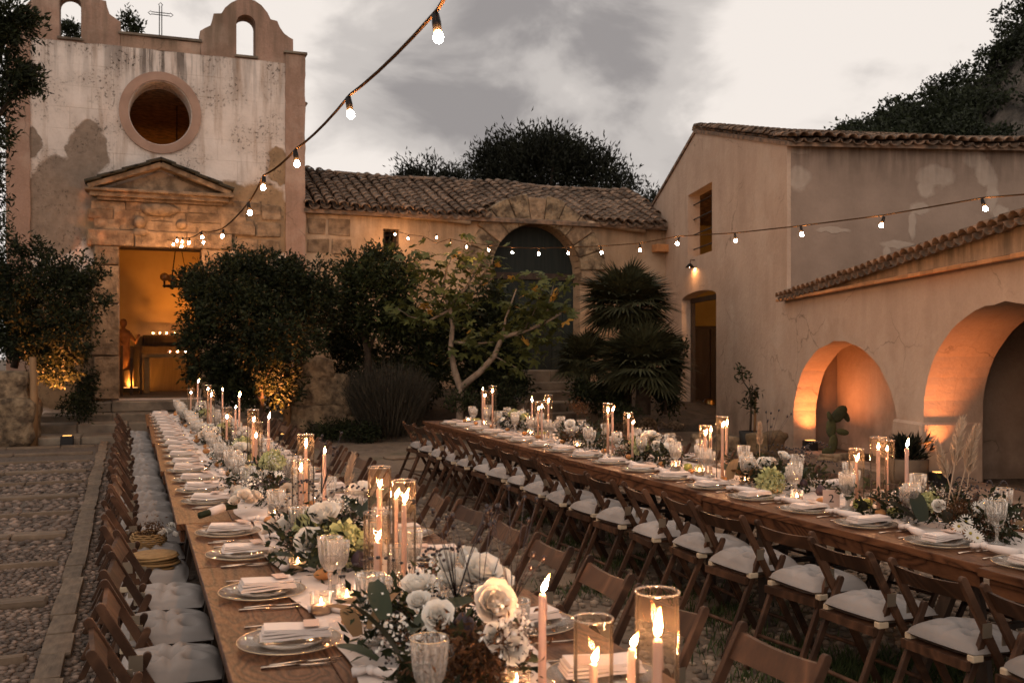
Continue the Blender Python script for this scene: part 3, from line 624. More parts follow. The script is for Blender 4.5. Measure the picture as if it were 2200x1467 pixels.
b = MB(); b.prism([B3(T0+.62, 4.2, 0), B3(T1-.32, 4.2, 0), B3(T1-.32, 4.2, 5.3), B3(TA, 4.2, 6.3), B3(T0+.64, 4.2, 5.3)], WI*.2); put('inner_wall', b.mesh('inner_wall', M_yellowroom), barn)
for q, (zz) in enumerate((.15, .38, .62, .85)):            # horizontal iron bars in the high window
    z = zs+(zt-zs)*zz; b = MB(); b.tube([B3(wl[0][0], .15, z), B3(wl[1][0], .15, z)], .016, 5); put('window_bar', b.mesh('window_bar', M_iron), barn)
b = MB()
for a, c in (((d0-.05, 0), (d0-.05, dz)), ((d1+.05, 0), (d1+.05, dz))): b.prism([B3(a[0]-.04, .22, .02), B3(a[0]+.04, .22, .02), B3(a[0]+.04, .22, dz), B3(a[0]-.04, .22, dz)], WI*.1)
b.prism([B3(d0, .22, dz-.06), B3(d1, .22, dz-.06), B3(d1, .22, dz+.05), B3(d0, .22, dz+.05)], WI*.1); put('door_frame', b.mesh('door_frame', M_darkwood), barn)
for sg, t in ((1, T0-.28), (-1, T1+.28)):
    dirv = (B3(TA, 0, ZA)-B3(t, 0, ZE-.08)); org = B3(t, -.02, ZE-.03)
    if sg > 0: tiled_roof(barn, org, WI, dirv, 54, 19, .222, .32, 5, lambda i, j: .02*math.sin(i*.7)-.05*i*.222*j/19)
b = MB(); lo_ = [(T0-.2, ZE-.06), (TA, ZA), (T1+.2, ZE-.06), (T1+.2, ZE-.13), (TA, ZA-.08), (T0-.2, ZE-.13)]
b.add([B3(t, -.04, z) for t, z in lo_]+[B3(t, 12, z-(.62 if abs(t-TA) < .1 else 0)) for t, z in lo_], [[0, 1, 4, 5], [1, 2, 3, 4], [6, 7, 10, 11], [7, 8, 9, 10]]+[[i, (i+1) % 6, 6+(i+1) % 6, 6+i] for i in range(6)]); put('roof_deck', b.mesh('roof_deck', M_tile), barn)
M_pale = mk('mortared ridge tile', (.36, .28, .215), (.22, .17, .13), 4, 6, .9, bump=.4, orand=.15)
rm = MB().add(*[q.tolist() if hasattr(q, 'tolist') else q for q in tile_pts(.17, .15, .56)]).mesh('ridge_tile', M_pale, True)
for k in range(24):
    t = put('ridge_tile', rm, barn); t.matrix_local = Matrix.Translation(B3(TA, -.05+.49*k, ZA+.0+.02*(k % 2)-.05*.49*k))@Matrix.Rotation(math.atan2(WI.y, WI.x)-math.pi/2, 4, 'Z')@Matrix.Rotation(-.04, 4, 'X')
# the arcade: butts against the barn and comes towards the camera
arcade = thing('arcade', 'low plastered arcade with two wide lit arches and a clay tile eave', 'arcade')
A_end = (7.2-.607)/.9956; zc = lambda u: bz(u, 650-(u-1665)*.1832)
def tz(t): return 13926/((t*.9956)+.607)+900             # wall distance -> image column
c1 = (bt(1705)+bt(1930))/2; h1 = (bt(1705)-bt(1930))/2
a1 = [(c1-h1, .02), (c1-h1, .55)]+arc(c1, .55, h1, 1.33, math.pi, 0, 28)[1:-1]+[(c1+h1, .55), (c1+h1, .02)]
t2 = bt(1985); hw = 1.78; c2 = t2-hw
a2 = [(c2-hw, .02), (c2-hw, .95)]+arc(c2, .95, hw, 1.32, math.pi, 0, 28)[1:-1]+[(c2+hw, .95), (c2+hw, .02)]
chip = lambda lp: [lp[0], lp[1]]+[(x+random.uniform(-.014, .014), z+random.uniform(-.014, .014)) for x, z in lp[2:-2]]+[lp[-2], lp[-1]]
a1, a2 = chip(a1), chip(a2)
zr = lambda t: zc(min(2300, tz(t)))
outl = [(A_end, -.1), (T0-.004, -.1), (T0-.004, zr(T0)), ((T0+A_end)/2, zr((T0+A_end)/2)), (A_end, zr(A_end)+.02)]
put('arch_wall', plate([outl, a1, a2], .40, bm(.20), 'arch_wall', M_gable), arcade)
cut = bt(1930)-.25
put('inner_arch', plate([[(A_end, -.1), (cut, -.1), (cut, 2.5), (A_end, 2.5)], a2], .40, bm(.602), 'inner_arch', M_gable), arcade)
b = MB(); b.prism([B3(c1-h1-.0, 1.15, 0), B3(c1+h1+.6, .9, 0), B3(c1+h1+.6, .9, 2.5), B3(c1-h1-.0, 1.15, 2.5)], WI*.2); put('niche_wall', b.mesh('niche_wall', M_gable), arcade)
b = MB(); b.prism([B3(c1-h1-.22, .42, 0), B3(c1-h1-.22, 4.2, 0), B3(c1-h1-.22, 4.2, 2.5), B3(c1-h1-.22, .42, 2.5)], WD*.2); put('cross_wall', b.mesh('cross_wall', M_gable), arcade)
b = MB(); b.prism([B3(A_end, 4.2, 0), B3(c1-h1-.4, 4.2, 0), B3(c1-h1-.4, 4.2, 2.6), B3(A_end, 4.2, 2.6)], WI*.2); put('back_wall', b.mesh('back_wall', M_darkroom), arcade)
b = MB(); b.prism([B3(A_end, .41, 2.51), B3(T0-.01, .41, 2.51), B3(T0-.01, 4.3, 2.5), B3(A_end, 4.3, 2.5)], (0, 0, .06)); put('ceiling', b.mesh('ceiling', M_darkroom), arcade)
b = MB(); b.prism([B3(A_end, .41, 0), B3(A_end, 4.4, 0), B3(A_end, 4.4, 2.6), B3(A_end, .41, 2.6)], WD*-.25); put('unseen_end_wall', b.mesh('unseen_end_wall', M_gable), arcade)  # added out of view to keep sky light out of the second arch
pw0, pw1 = bt(1985)-.045, bt(1930)+.05
b = MB(); b.prism([B3(pw0, -.07, 0), B3(pw1, -.07, 0), B3(pw1, .80, 0), B3(pw0, .80, 0)], (0, 0, .80)); put('pier_base', b.mesh('pier_base', M_gable, bevel=.03), arcade)
# cornice of orange tiles, plaster band, tile eave
nt_ = 34; cm = None
ez = lambda t: (lambda u: bz(u, 640-(u-1690)*.3235))(min(2260, tz(t)))
for k in range(nt_):
    t = T0+.12-(T0+.12-A_end)*k/(nt_-1); stp = (T0-A_end)/(nt_-1)
    b = MB(); z = zr(min(t, T0))
    pts = [B3(t, -.17, z-.03), B3(t-stp*1.02, -.17, zr(t-stp)-.03), B3(t-stp*1.02, .02, zr(t-stp)+.0), B3(t, .02, z+.0)]
    b.prism(pts, (random.uniform(-.004, .004), 0, .05+random.uniform(0, .008))); put('cornice_tile', b.mesh('cornice_tile', M_tilebrt, bevel=.01), arcade)
lp = [(T0+.0, zr(T0)+.055)]+[(T0+(A_end-T0)*k/14, zr(T0+(A_end-T0)*k/14)+.055) for k in range(1, 15)]
hp = [(T0+(A_end-T0)*k/14, max(zr(T0+(A_end-T0)*k/14)+.07, ez(T0+(A_end-T0)*k/14)-.05)) for k in range(14, -1, -1)]
put('eave_band', plate([lp+hp], .3, bm(.13), 'eave_band', stained('mould stained band', (.52, .35, .22), (.42, .28, .18), (.20, .14, .1), 2.5, 2.9, .8)), arcade)
tv, tf = tile_pts(.105, .09, .46); tm = MB().add(tv.tolist(), tf).mesh('roof_tile', M_tile, True); nn2 = int((T0-A_end)/.2)
fv, ff = tile_pts(.11, .095, .46, flip=-1); fmn = MB().add(fv.tolist(), ff).mesh('channel_tile', M_tile, True)
rotW = math.atan2(WI.y, WI.x)-math.pi/2
for k in range(nn2):
    t = T0-.06-k*.2
    for row in range(3):
        z = ez(t)+row*.11+random.uniform(-.012, .012)
        o = put('roof_tile', tm, arcade); o.matrix_local = Matrix.Translation(B3(t, -.2+row*.34, z))@Matrix.Rotation(rotW+random.uniform(-.06, .06), 4, 'Z')@Matrix.Rotation(.28, 4, 'X')
        if row == 0: o = put('channel_tile', fmn, arcade); o.matrix_local = Matrix.Translation(B3(t-.1, -.2, z-.01))@Matrix.Rotation(rotW, 4, 'Z')@Matrix.Rotation(.3, 4, 'X')
b = MB(); b.add([B3(T0-.01, -.02, ez(T0)-.02), B3(A_end, -.02, ez(A_end)-.02), B3(A_end, 4.3, ez(A_end)+1.1), B3(T0-.01, 4.3, ez(T0)+1.1)], [[0, 1, 2, 3]]); put('roof_deck', b.mesh('roof_deck', M_tile), arcade)
# ================================================================ rough stone pillars either side of the church steps
def boulder_mesh(sx, sy, sz, nm, jit=.1, power=6, cuts=6):
    b = bmesh.new(); bmesh.ops.create_cube(b, size=1); bmesh.ops.subdivide_edges(b, edges=b.edges[:], cuts=cuts, use_grid_fill=True); ph = [random.uniform(0, 6) for _ in range(6)]
    for v in b.verts:
        q = Vector(v.co)*2; k = (abs(q.x)**power+abs(q.y)**power+abs(q.z)**power)**(1/power); q = q/max(k, .3)*max(abs(q.x), abs(q.y), abs(q.z))
        w = 1+jit*(.5*math.sin(q.x*2.7+ph[0]+q.z*1.9)+.5*math.sin(q.y*3.1+ph[1])+.4*math.sin(q.z*5.3+ph[2]+q.x*3.7))+random.uniform(-.25, .25)*jit
        v.co = Vector((q.x*sx/2*w, q.y*sy/2*w, q.z*sz/2*w))
    me = bpy.data.meshes.new(nm); b.to_mesh(me); b.free(); me.materials.append(M_rubble); me.polygons.foreach_set('use_smooth', [True]*len(me.polygons)); return me
pil = thing('stone_pillar', 'rough masonry pillar with orange lit edge left of the church steps', 'pillar')
pil2 = thing('stone_pillar', 'rough boulder wall end with orange lit edge right of the church steps', 'pillar')
for p, lst in ((pil, ((-2.45, .42, 1.55, .95, 'M'), (-2.5, 1.05, 1.45, .62, 'M'), (-2.75, .25, .9, .6, 'M'))), (pil2, ((3.5, .36, 1.25, .62, 'M'), (3.45, .95, 1.2, .68, 'M'), (3.38, 1.38, .7, .42, 'M'), (4.5, .22, 1.3, .5, 'M')))):
    for x, z, w, h, _ in lst: put('stone', boulder_mesh(w, .95, h, 'stone', .07, 9, 9), p, (x, 20.2+random.uniform(-.04, .04), z))
M_post = mk('lit edge and stake timber', (.30, .17, .08), (.2, .11, .05), 8, 5, .7, bump=.4, stretch=(1, 1, .2))
for x, lab in ((-1.72, 'slim post added as the orange lit edge of the left pillar'), (2.8, 'slim post added as the orange lit edge of the right boulder wall')):
    b = MB(); b.tube([(0, 0, .0), (.01, 0, .8), (-.01, .0, 1.62)], [.075, .07, .06], 8); thing('lit_edge_post', lab, 'post', (x, 19.9, 0), me=b.mesh('lit_edge_post', M_post, True))  # added upright standing in for the orange lit side of each pillar
# ================================================================ hill and trees behind
M_bark = mk('bark', (.07, .05, .035), (.035, .025, .018), 9, 6, .95, bump=.8, bscale=25)
M_figbark = mk('pale fig bark', (.24, .185, .14), (.15, .11, .08), 8, 6, .9, bump=.4, bscale=30)
def foliage_mat(name, a, b, isl=.65, trans=.25): return mk(name, a, b, 1.2, 4, .6, island=isl, trans=trans, spec=.18)
M_olive = foliage_mat('olive leaves', (.022, .024, .014), (.012, .013, .008), .5, .15)
M_bush = foliage_mat('dark shrub leaves', (.026, .032, .012), (.014, .018, .007))
M_lemon = foliage_mat('glossy shrub leaves', (.034, .042, .014), (.020, .025, .009))
M_fig = foliage_mat('fig leaves', (.10, .108, .034), (.055, .066, .022), .5, .35)
M_figy = foliage_mat('yellowed fig leaves', (.42, .24, .05), (.34, .18, .035), .2, .4)
M_palm = foliage_mat('palm leaflets', (.062, .062, .030), (.030, .032, .016), .4, .15)
M_scrub = foliage_mat('scrub leaves', (.032, .038, .018), (.016, .020, .010), .6, .15)
M_cliff = mk('cliff rock', (.13, .105, .085), (.035, .03, .024), .8, 10, .95, bump=1, bscale=2.4, bdist=.4)
nx, ny = 46, 26; V = []
prof = [(1500, 330), (1700, 325), (1790, 300), (1815, 285), (1880, 258), (1950, 222), (2010, 200), (2060, 170), (2110, 140), (2140, 105), (2155, 60), (2180, 25), (2230, -30), (2350, -120), (2600, -180)]
pu, pv = zip(*prof)
for j in range(ny+1):
    for i in range(nx+1):
        u = 1480+1120*i/nx; q = j/ny; v = 420-(420-np.interp(u, pu, pv))*min(1, q*1.25); d = 42+14*min(q*1.25, 1)**1.5+(30*(q-.8)*5 if q > .8 else 0)
        if q > .8: v = np.interp(u, pu, pv)+8
        p = pt(u, d, v); V.append((p.x+random.uniform(-.3, .3), p.y+random.uniform(-.5, .5), p.z-(.6 if q <= .8 else 1.2)+random.uniform(-.2, .2)))
b = MB().add(V, [[j*(nx+1)+i, j*(nx+1)+i+1, (j+1)*(nx+1)+i+1, (j+1)*(nx+1)+i] for j in range(ny) for i in range(nx)])
struct('hill', b.mesh('hill', M_cliff, False))
lob = []
for k in range(260):
    u = random.uniform(1800, 2420); q = random.random()**.6; vt = np.interp(u, pu, pv); v = 400-(400-vt)*q; d = 42+14*q**1.5-.6
    if u > 2070 and q < .82 and random.random() < .82: continue
    p = pt(u, d, v); s = random.uniform(.4, 1.0); lob.append((p, (s*1.3, s*1.3, s*.75)))
P, D = crown(lob, 2600, 20, .16, .5)
o = put('hillside_scrub', quads('hillside_scrub', leafquads(P, rng.uniform(.14, .3, len(P)), .5, D, 1.2), M_scrub), kind='stuff'); tag(o, 'dense dark scrub covering the rocky hillside behind the barn roof')
def tree(name, label, cat, lobes, trunk, mat, nclump, per, sig, size, group=None, ratio=.4, shell=.55, bark=None, D_up=0., loc=None):
    base = Vector(trunk[0][0][0]); t = thing(name, label, cat, base, group=group)
    P, D = crown([(Vector(c)-base, r) for c, r in lobes], nclump, per, sig, shell); D[:, 2] += D_up
    put('crown', quads('crown', leafquads(P, rng.uniform(size*.6, size*1.25, len(P)), ratio, D, 1.1), mat), t)
    b = MB()
    for pts, rad in trunk: b.tube([Vector(p)-base for p in pts], rad, 7)
    put('trunk', b.mesh('trunk', bark or M_bark, True), t); return t
def ptl(lst, d): return [pt(u, d+(q[0] if q else 0), v) for u, v, *q in lst]
def far_tree(label, blobs, d, base_u, n, up=.7):
    lobes = [(pt(u, d+random.uniform(-1, 1), v+26), (ru*d/F, ru*d/F*.8, rv*d/F)) for u, v, ru, rv in blobs]
    b0 = pt(base_u, d, z=0); tr = [([b0, Vector((b0.x, b0.y, 3)), lobes[0][0]], [.3, .25, .1])]+[([Vector((b0.x, b0.y, 3.5)), Vector(c)], [.14, .04]) for c, r in lobes[1:]]
    tree('olive_tree', label, 'tree', lobes, tr, M_olive, n, 38, .24, .2, 'trees behind the tiled hall', .28, .6, D_up=up)
far_tree('wide dark olive tree with spiky crown above the tiled hall roof', [(1160, 340, 130, 75), (1080, 350, 70, 60), (1260, 360, 80, 60), (1130, 300, 75, 45), (1220, 315, 60, 40), (1320, 390, 50, 40), (1050, 330, 40, 45), (1190, 285, 45, 30), (1345, 370, 20, 22), (1290, 325, 35, 28)], 35, 1170, 620)
far_tree('smaller grey olive tree left of the wide crown behind the hall', [(915, 360, 60, 36), (950, 375, 60, 40), (900, 385, 55, 30), (980, 380, 40, 35)], 38, 930, 170)
far_tree('small tree top just showing between hall roof and barn gable', [(1395, 408, 25, 14), (1420, 420, 30, 20)], 42, 1400, 40)
for lab, blobs in (('bushy sprig of green growing behind the parapet right of the left bell gable', [(278, 48, 20, 24), (292, 60, 10, 14)]), ('thin leafy growth seen through the opening of the left bell gable', [(150, 66, 22, 16)])):
    lobes = [(pt(u, 24.6, v), (ru*24.6/F, .3, rv*24.6/F)) for u, v, ru, rv in blobs]; c = lobes[0][0]
    tree('shrub', lab, 'shrub', lobes, [([(c.x, c.y, 8.1), c], [.03, .01])], M_bush, 60, 12, .07, .11, 'shrubs growing on the church roof')
# ================================================================ shrubs in the courtyard
def near_bush(label, blobs, d, trunk_px, n, mat=M_bush, size=.095, name='shrub', group='shrubs in the courtyard', dsp=.5, per=30, sig=.085, ratio=.42, shell=.5):
    lobes = [(pt(u, d+random.uniform(-dsp, dsp), v), (ru*d/F, ru*d/F*.9, rv*d/F)) for u, v, ru, rv in blobs]
    tr = [([pt(u, d, v) for u, v in line], rad) for line, rad in trunk_px]
    return tree(name, label, 'shrub', lobes, tr, mat, n, per, sig, size, group, ratio, shell)
near_bush('large rounded dark shrub in front of the church door, right side', [(545, 650, 120, 110), (460, 640, 80, 80), (650, 660, 75, 90), (540, 570, 70, 50), (440, 720, 55, 55), (560, 830, 100, 50), (490, 830, 60, 45), (430, 790, 40, 45), (630, 590, 60, 45), (560, 760, 100, 50), (690, 620, 40, 60), (480, 790, 50, 35), (420, 610, 40, 40), (600, 730, 90, 60)], 18.6,
          [([(560, 905), (556, 830), (545, 720)], [.09, .07, .05]), ([(556, 830), (480, 700)], [.05, .02]), ([(556, 830), (640, 690)], [.05, .02])], 1450, sig=.075, shell=.42)
near_bush('dark shrub growing over the left masonry pillar', [(70, 640, 100, 90), (130, 600, 70, 60), (20, 600, 60, 80), (180, 640, 50, 60), (100, 720, 90, 70), (130, 770, 60, 45), (60, 540, 50, 40), (190, 580, 35, 40), (10, 700, 60, 60), (40, 740, 60, 40), (-10, 640, 60, 90), (160, 700, 50, 60), (120, 800, 40, 25)], 18.9,
          [([(30, 790), (50, 720), (80, 650)], [.07, .06, .04]), ([(50, 720), (130, 660)], [.05, .02])], 760, sig=.07, group='shrubs in the courtyard')
near_bush('small dark plant at the foot of the door jamb', [(185, 850, 25, 35), (165, 875, 25, 22), (195, 815, 12, 25)], 19.6, [([(180, 895), (185, 850)], [.02, .01])], 70, size=.08)
near_bush('airy glossy-leaved small tree between church and fig', [(800, 600, 60, 60), (760, 630, 50, 60), (860, 640, 45, 55), (820, 560, 40, 32), (880, 590, 25, 30), (790, 680, 55, 40), (745, 580, 25, 30), (850, 700, 50, 40)], 20.2,
          [([(792, 850), (790, 760), (780, 700)], [.09, .07, .05]), ([(790, 760), (830, 650)], [.05, .02]), ([(785, 740), (750, 620)], [.05, .02])], 420, M_lemon, .12, 'small_tree', dsp=.3, per=20, sig=.1)
near_bush('leafy undergrowth shrub behind the fig trunk', [(900, 740, 60, 60), (870, 690, 45, 45), (930, 790, 50, 45), (1040, 800, 60, 45), (1080, 760, 40, 40), (1100, 820, 40, 40), (880, 810, 50, 40)], 20.6, [([(900, 880), (900, 740)], [.04, .02])], 330, M_bush, .13, dsp=.3)
near_bush('low leafy plants at the foot of the right boulder wall', [(730, 925, 40, 18), (690, 930, 30, 12), (780, 930, 40, 16)], 18.7, [([(730, 942), (730, 925)], [.02, .01])], 110, size=.07)
near_bush('low green plants along the edge of the garden bed', [(1000, 862, 40, 18), (1090, 850, 35, 25), (1060, 870, 40, 14), (1330, 885, 30, 12)], 19.2, [([(1040, 885), (1040, 860)], [.02, .01])], 120, size=.08)
near_bush('dark shrub filling the bed left of the green door', [(1010, 690, 50, 60), (1060, 660, 40, 50), (960, 720, 60, 60), (1090, 710, 40, 60), (1040, 760, 60, 40)], 21.4, [([(1030, 860), (1030, 720)], [.04, .02])], 300, M_bush, .13, dsp=.3)
near_bush('dark shrub behind the wiry mound beside the boulder wall', [(760, 760, 50, 60), (830, 790, 60, 50), (720, 700, 40, 60), (890, 850, 50, 35), (770, 850, 50, 40)], 20.9, [([(800, 900), (800, 760)], [.04, .02])], 300, M_bush, .11, dsp=.3)
near_bush('dark growth between palms and barn doorway', [(1430, 840, 30, 50), (1300, 850, 40, 35), (1455, 760, 18, 60), (1250, 840, 30, 25)], 19.9, [([(1430, 890), (1430, 830)], [.03, .02])], 160, M_bush, .1, dsp=.2)
# wiry rosemary-like mound: many thin upright stems
base = gnd(835, 945); o = thing('wiry_shrub', 'tall wiry rounded shrub with fine dark upright stems beside the bed', 'shrub', (base.x, base.y, 0), group='shrubs in the courtyard')
n = 5200; a = rng.uniform(0, 6.283, n); r = np.sqrt(rng.uniform(0, 1, n))*.38; P = np.c_[np.cos(a)*r, np.sin(a)*r, rng.uniform(0, .3, n)]; Dv = np.c_[np.cos(a)*r*1.5, np.sin(a)*r*1.5, np.ones(n)]
Ln = rng.uniform(.45, 1.0, n)*(1.55-.8*r); st = leafquads(P, Ln, .014, Dv, .16); tips = st[:, 2]; st2 = leafquads(tips-unit(Dv)*rng.uniform(0, .6, (n, 1)), rng.uniform(.04, .09, n), .25, Dv, .7)
put('stems', quads('stems', np.concatenate([st, st2]), mk('wiry stems', (.045, .038, .026), (.028, .024, .016), 3, 3, .8, island=.4)), o, kind='stuff')
# ---- overhanging tree at the top left
tree('overhanging_tree', 'dark leafy tree reaching in at the top left corner before the church', 'tree', [(pt(u, 17.2+random.uniform(-.4, .4), v), (ru*17.2/F, ru*17.2/F, rv*17.2/F)) for u, v, ru, rv in ((20, 60, 50, 60), (10, 160, 60, 50), (55, 170, 40, 30), (50, 40, 32, 40), (70, 175, 28, 18), (-40, 250, 60, 90), (0, 350, 18, 30), (-12, 420, 24, 70), (-10, 490, 22, 40), (-4, 290, 18, 50), (-40, 60, 70, 90))],
     [([pt(-60, 17.4, z=0), pt(-50, 17.4, 500), pt(-30, 17.3, 200), pt(10, 17.2, 80)], [.2, .17, .12, .04]), ([pt(-40, 17.3, 300), pt(50, 17.2, 175)], [.06, .02])], M_bush, 330, 30, .09, .12, ratio=.3)
# ---- fig tree: pale limbs and big lobed leaves
def fig_leaf():
    b = MB()
    for k, (an, ln, w) in enumerate(((0, 1, .34), (.75, .85, .3), (-.75, .85, .3), (1.5, .5, .24), (-1.5, .5, .24))): b.petal(an, 0, ln, w, 1.35, .5, nj=4, cup=.15)
    return b
fl = fig_leaf(); flm = [fl.mesh('leaf', M_fig, True, False), fl.mesh('leaf', M_figy, True, False)]
fb = pt(988, 18.9, z=.12); fig = thing('fig_tree', 'bare-limbed fig tree with pale trunk and large lobed yellow-green leaves', 'tree', fb)
fd = (Vector((fb.x, fb.y)).dot(Vector((ST, CT))))
limbs = [([(988, 936), (988, 880), (989, 835), (975, 790), (968, 750), (972, 700), (966, 655), (940, 610)], .085), ([(990, 832), (1030, 800), (1062, 765), (1078, 725), (1125, 712), (1170, 695), (1205, 672)], .07), ([(966, 655), (1000, 620), (1030, 570)], .035), ([(968, 665), (920, 690), (880, 680)], .03), ([(972, 735), (1020, 738), (1060, 735)], .03), ([(1078, 725), (1088, 680), (1110, 620)], .035), ([(1125, 712), (1150, 665), (1165, 620)], .025), ([(1030, 600), (1060, 560)], .02), ([(1170, 695), (1180, 650), (1190, 610)], .02), ([(940, 610), (905, 590), (890, 565)], .025), ([(950, 625), (960, 575), (975, 545)], .025), ([(1100, 715), (1140, 740), (1160, 760)], .02), ([(880, 680), (850, 660)], .015), ([(1062, 765), (1110, 790)], .015)]
tw = MB(); tips = []
for line, r0 in limbs:
    off = random.uniform(-.25, .25) if r0 < .06 else 0; pts = [pt(u, fd+off*(i/len(line)), v)-fb for i, (u, v) in enumerate(line)]
    tw.tube(pts, [r0*(1-.65*i/(len(pts)-1)) for i in range(len(pts))], 7)
    for i in range(1, len(pts)):
        if r0 < .06 or i >= len(pts)-2:
            for q in (.3, .7, 1.): tips.append(pts[i-1].lerp(pts[i], q))
put('trunk', tw.mesh('trunk', M_figbark, True), fig)
k = 0
for tp in tips:
    for _ in range(9):
        yl = random.random() < .025; s = random.uniform(.11, .22); c = tp+Vector((random.gauss(0, .2), random.gauss(0, .2), random.gauss(.03, .17)))
        put('leaf', flm[1 if yl else 0], fig, c, (random.uniform(-.7, .9), random.uniform(-.7, .9), random.uniform(0, 6.3)), s); k += 1
for u, v in ((1188, 632), (1195, 640), (1128, 738)): put('leaf', flm[1], fig, pt(u, fd-.3, v)-fb, (random.uniform(.6, 1.2), random.uniform(-.4, .4), random.uniform(0, 6)), .24)
# ---- fan palms
def fan_palm(label, c_px, d, rad, n, base_px, drop):
    c = pt(c_px[0], d, c_px[1]); gb = pt(base_px[0], d, base_px[1]); gb.z = min(gb.z, .9); t = thing('fan_palm', label, 'palm', gb, group='fan palms by the steps'); c = c-gb
    tb = MB(); tb.tube([(0, 0, -.1), c*.6+Vector((.03, 0, 0)), c], [.17, .14, .12], 8); put('trunk', tb.mesh('trunk', M_bark, True), t)
    for k in range(n):
        az = 2.4*k; el = math.asin(1-(k+.5)/n*(1+math.sin(drop))); dirv = Vector((math.cos(az)*math.cos(el), math.sin(az)*math.cos(el), math.sin(el)))
        L_ = rad*random.uniform(.3, .5); hub = c+dirv*L_; hub.z -= .1*L_
        b = MB(); b.tube([c, c+dirv*L_*.5+Vector((0, 0, .03)), hub], [.014, .011, .009], 4)
        sd = dirv.cross(Vector((0, 0, 1))).normalized(); nrm = sd.cross(dirv).normalized(); nb = 26; fr = rad*random.uniform(.5, .68); vs = []
        for i in range(nb):
            an = -1.75+3.5*i/(nb-1); dd = (dirv*math.cos(an)+sd*math.sin(an)); ll = fr*(1-.12*abs(an)/1.75)*random.uniform(.88, 1.06); w = fr*.046
            per = (sd*math.cos(an)-dirv*math.sin(an)); m = hub+dd*ll*.45+nrm*.03; tipp = hub+dd*ll+Vector((0, 0, -ll*random.uniform(.06, .22)))
            b.add([hub, m-per*w, tipp, m+per*w], [[0, 1, 2, 3]])
        put('frond', b.mesh('frond', M_palm, False, False), t)
fan_palm('upper fan palm with broad spiky crown right of the green door', (1345, 655), 20.6, 1.2, 60, (1340, 880), .6)
fan_palm('lower fan palm crouching beside the barn doorway', (1380, 785), 19.6, 1.2, 60, (1380, 880), .5)
fan_palm('small dark fan palm at the left edge of the garden steps', (1255, 775), 20.9, .85, 44, (1250, 850), .6)
# ---- potted sapling, sack and stones by the barn
M_pot = mk('dark pot', (.02, .018, .016), rough=.6); M_jute = mk('jute sack', (.17, .115, .065), (.11, .075, .04), 20, 5, .95, bump=.5, bscale=60)
p = gnd(1612, 968); pot = thing('potted_sapling', 'young sapling tied to a stake in a black pot by the barn wall', 'plant', (p.x, p.y, 0))
b = MB(); b.lathe([(.0, 0), (.16, 0), (.2, .34), (.17, .34), (.16, .3), (0, .3)], 14); put('pot', b.mesh('pot', M_pot, True), pot)
b = MB(); b.tube([(0, 0, .3), (.02, 0, .8), (-.02, 0, 1.05), (-.14, 0, 1.2), (-.18, 0, 1.42)], [.022, .02, .014, .01, .006], 6); b.tube([(.0, 0, .9), (.12, 0, 1.08)], [.012, .006], 5); put('stem', b.mesh('stem', M_bark, True), pot)
b = MB(); b.tube([(.1, .02, .28), (.12, .02, 1.0)], .022, 6); put('stake', b.mesh('stake', M_post, True), pot)
P = np.concatenate([np.array(c)+rng.normal(0, .05, (26, 3)) for c in ((-.18, 0, 1.4), (-.1, 0, 1.28), (.02, 0, 1.02), (.1, 0, 1.0), (-.03, 0, .82), (.05, 0, .75))])
put('leaves', quads('leaves', leafquads(P, .11, .32), M_bush), pot)
p = gnd(1625, 975); me = boulder_mesh(.62, .5, .42, 'jute_sack', .18); me.materials[0] = M_jute; thing('jute_sack', 'crumpled brown jute sack slumped before the potted sapling', 'sack', (p.x, p.y-.3, .17), .3, me=me)
for k, (u, v, s) in enumerate(((1560, 965, .3), (1500, 950, .2), (1440, 945, .17), (1450, 925, .2), (1690, 960, .16), (1400, 940, .16), (1530, 930, .18))):
    p = gnd(u, v, .0); lab = ['long pale boulder by the potted sapling', 'rough stone below the barn doorway', 'grey stone left of the barn doorway', 'upright stone near the palm', 'small stone at the first arch', 'flat stone near the garden steps', 'stone at the foot of the doorway'][k]
    thing('rough_stone', lab, 'stone', (p.x, p.y, s*.3), random.uniform(0, 3), 'stones along the barn wall', boulder_mesh(s*1.9, s*1.2, s*1.0, 'rough_stone'))
# prickly pear in the niche
p = gnd(1790, 985); cac = thing('prickly_pear', 'small prickly pear cactus growing in the first lit arch', 'cactus', (p.x, p.y, 0), scale=.85); M_cac = mk('cactus pad', (.075, .07, .025), (.04, .042, .018), 5, 4, .7, orand=.5, bump=.4)
for (x, z, rx, rz, an) in ((0, .28, .09, .2, .1), (-.03, .58, .1, .19, .0), (.12, .84, .12, .2, .7), (-.1, .8, .05, .1, -.3), (.2, .5, .13, .065, .2), (-.1, .12, .12, .09, .3), (.3, .80, .06, .13, -.5)):
    b = MB(); b.ico((0, 0, 0), (rx, .025, rz), 0, True); put('pad', b.mesh('pad', M_cac, True), cac, (x, random.uniform(-.03, .03), z), (0, an, -TH))
me = boulder_mesh(.7, .3, .12, 'fallen_log', .2); p = gnd(1815, 990); thing('dry_debris', 'pile of dry pads and sticks on the niche floor', 'debris', (p.x, p.y, .06), -TH, me=me)
# trough with a plant by the pier
p = gnd(1950, 1040); tr = thing('stone_trough', 'rounded stone trough planted with a dark spiky shrub by the pier', 'planter', (p.x, p.y, 0), -TH)
b = MB(); b.lathe([(0, 0), (.2, 0), (.25, .12), (.26, .33), (.22, .34), (.21, .28), (0, .28)], 14); put('trough', b.mesh('trough', M_slab, True), tr)
P = np.c_[rng.normal(0, .1, 420), rng.normal(0, .08, 420), rng.uniform(.3, .55, 420)]; put('leaves', quads('leaves', leafquads(P, rng.uniform(.1, .2, 420), .2, np.c_[P[:, 0]*6, P[:, 1]*6, np.ones(420)], .7), M_olive), tr)
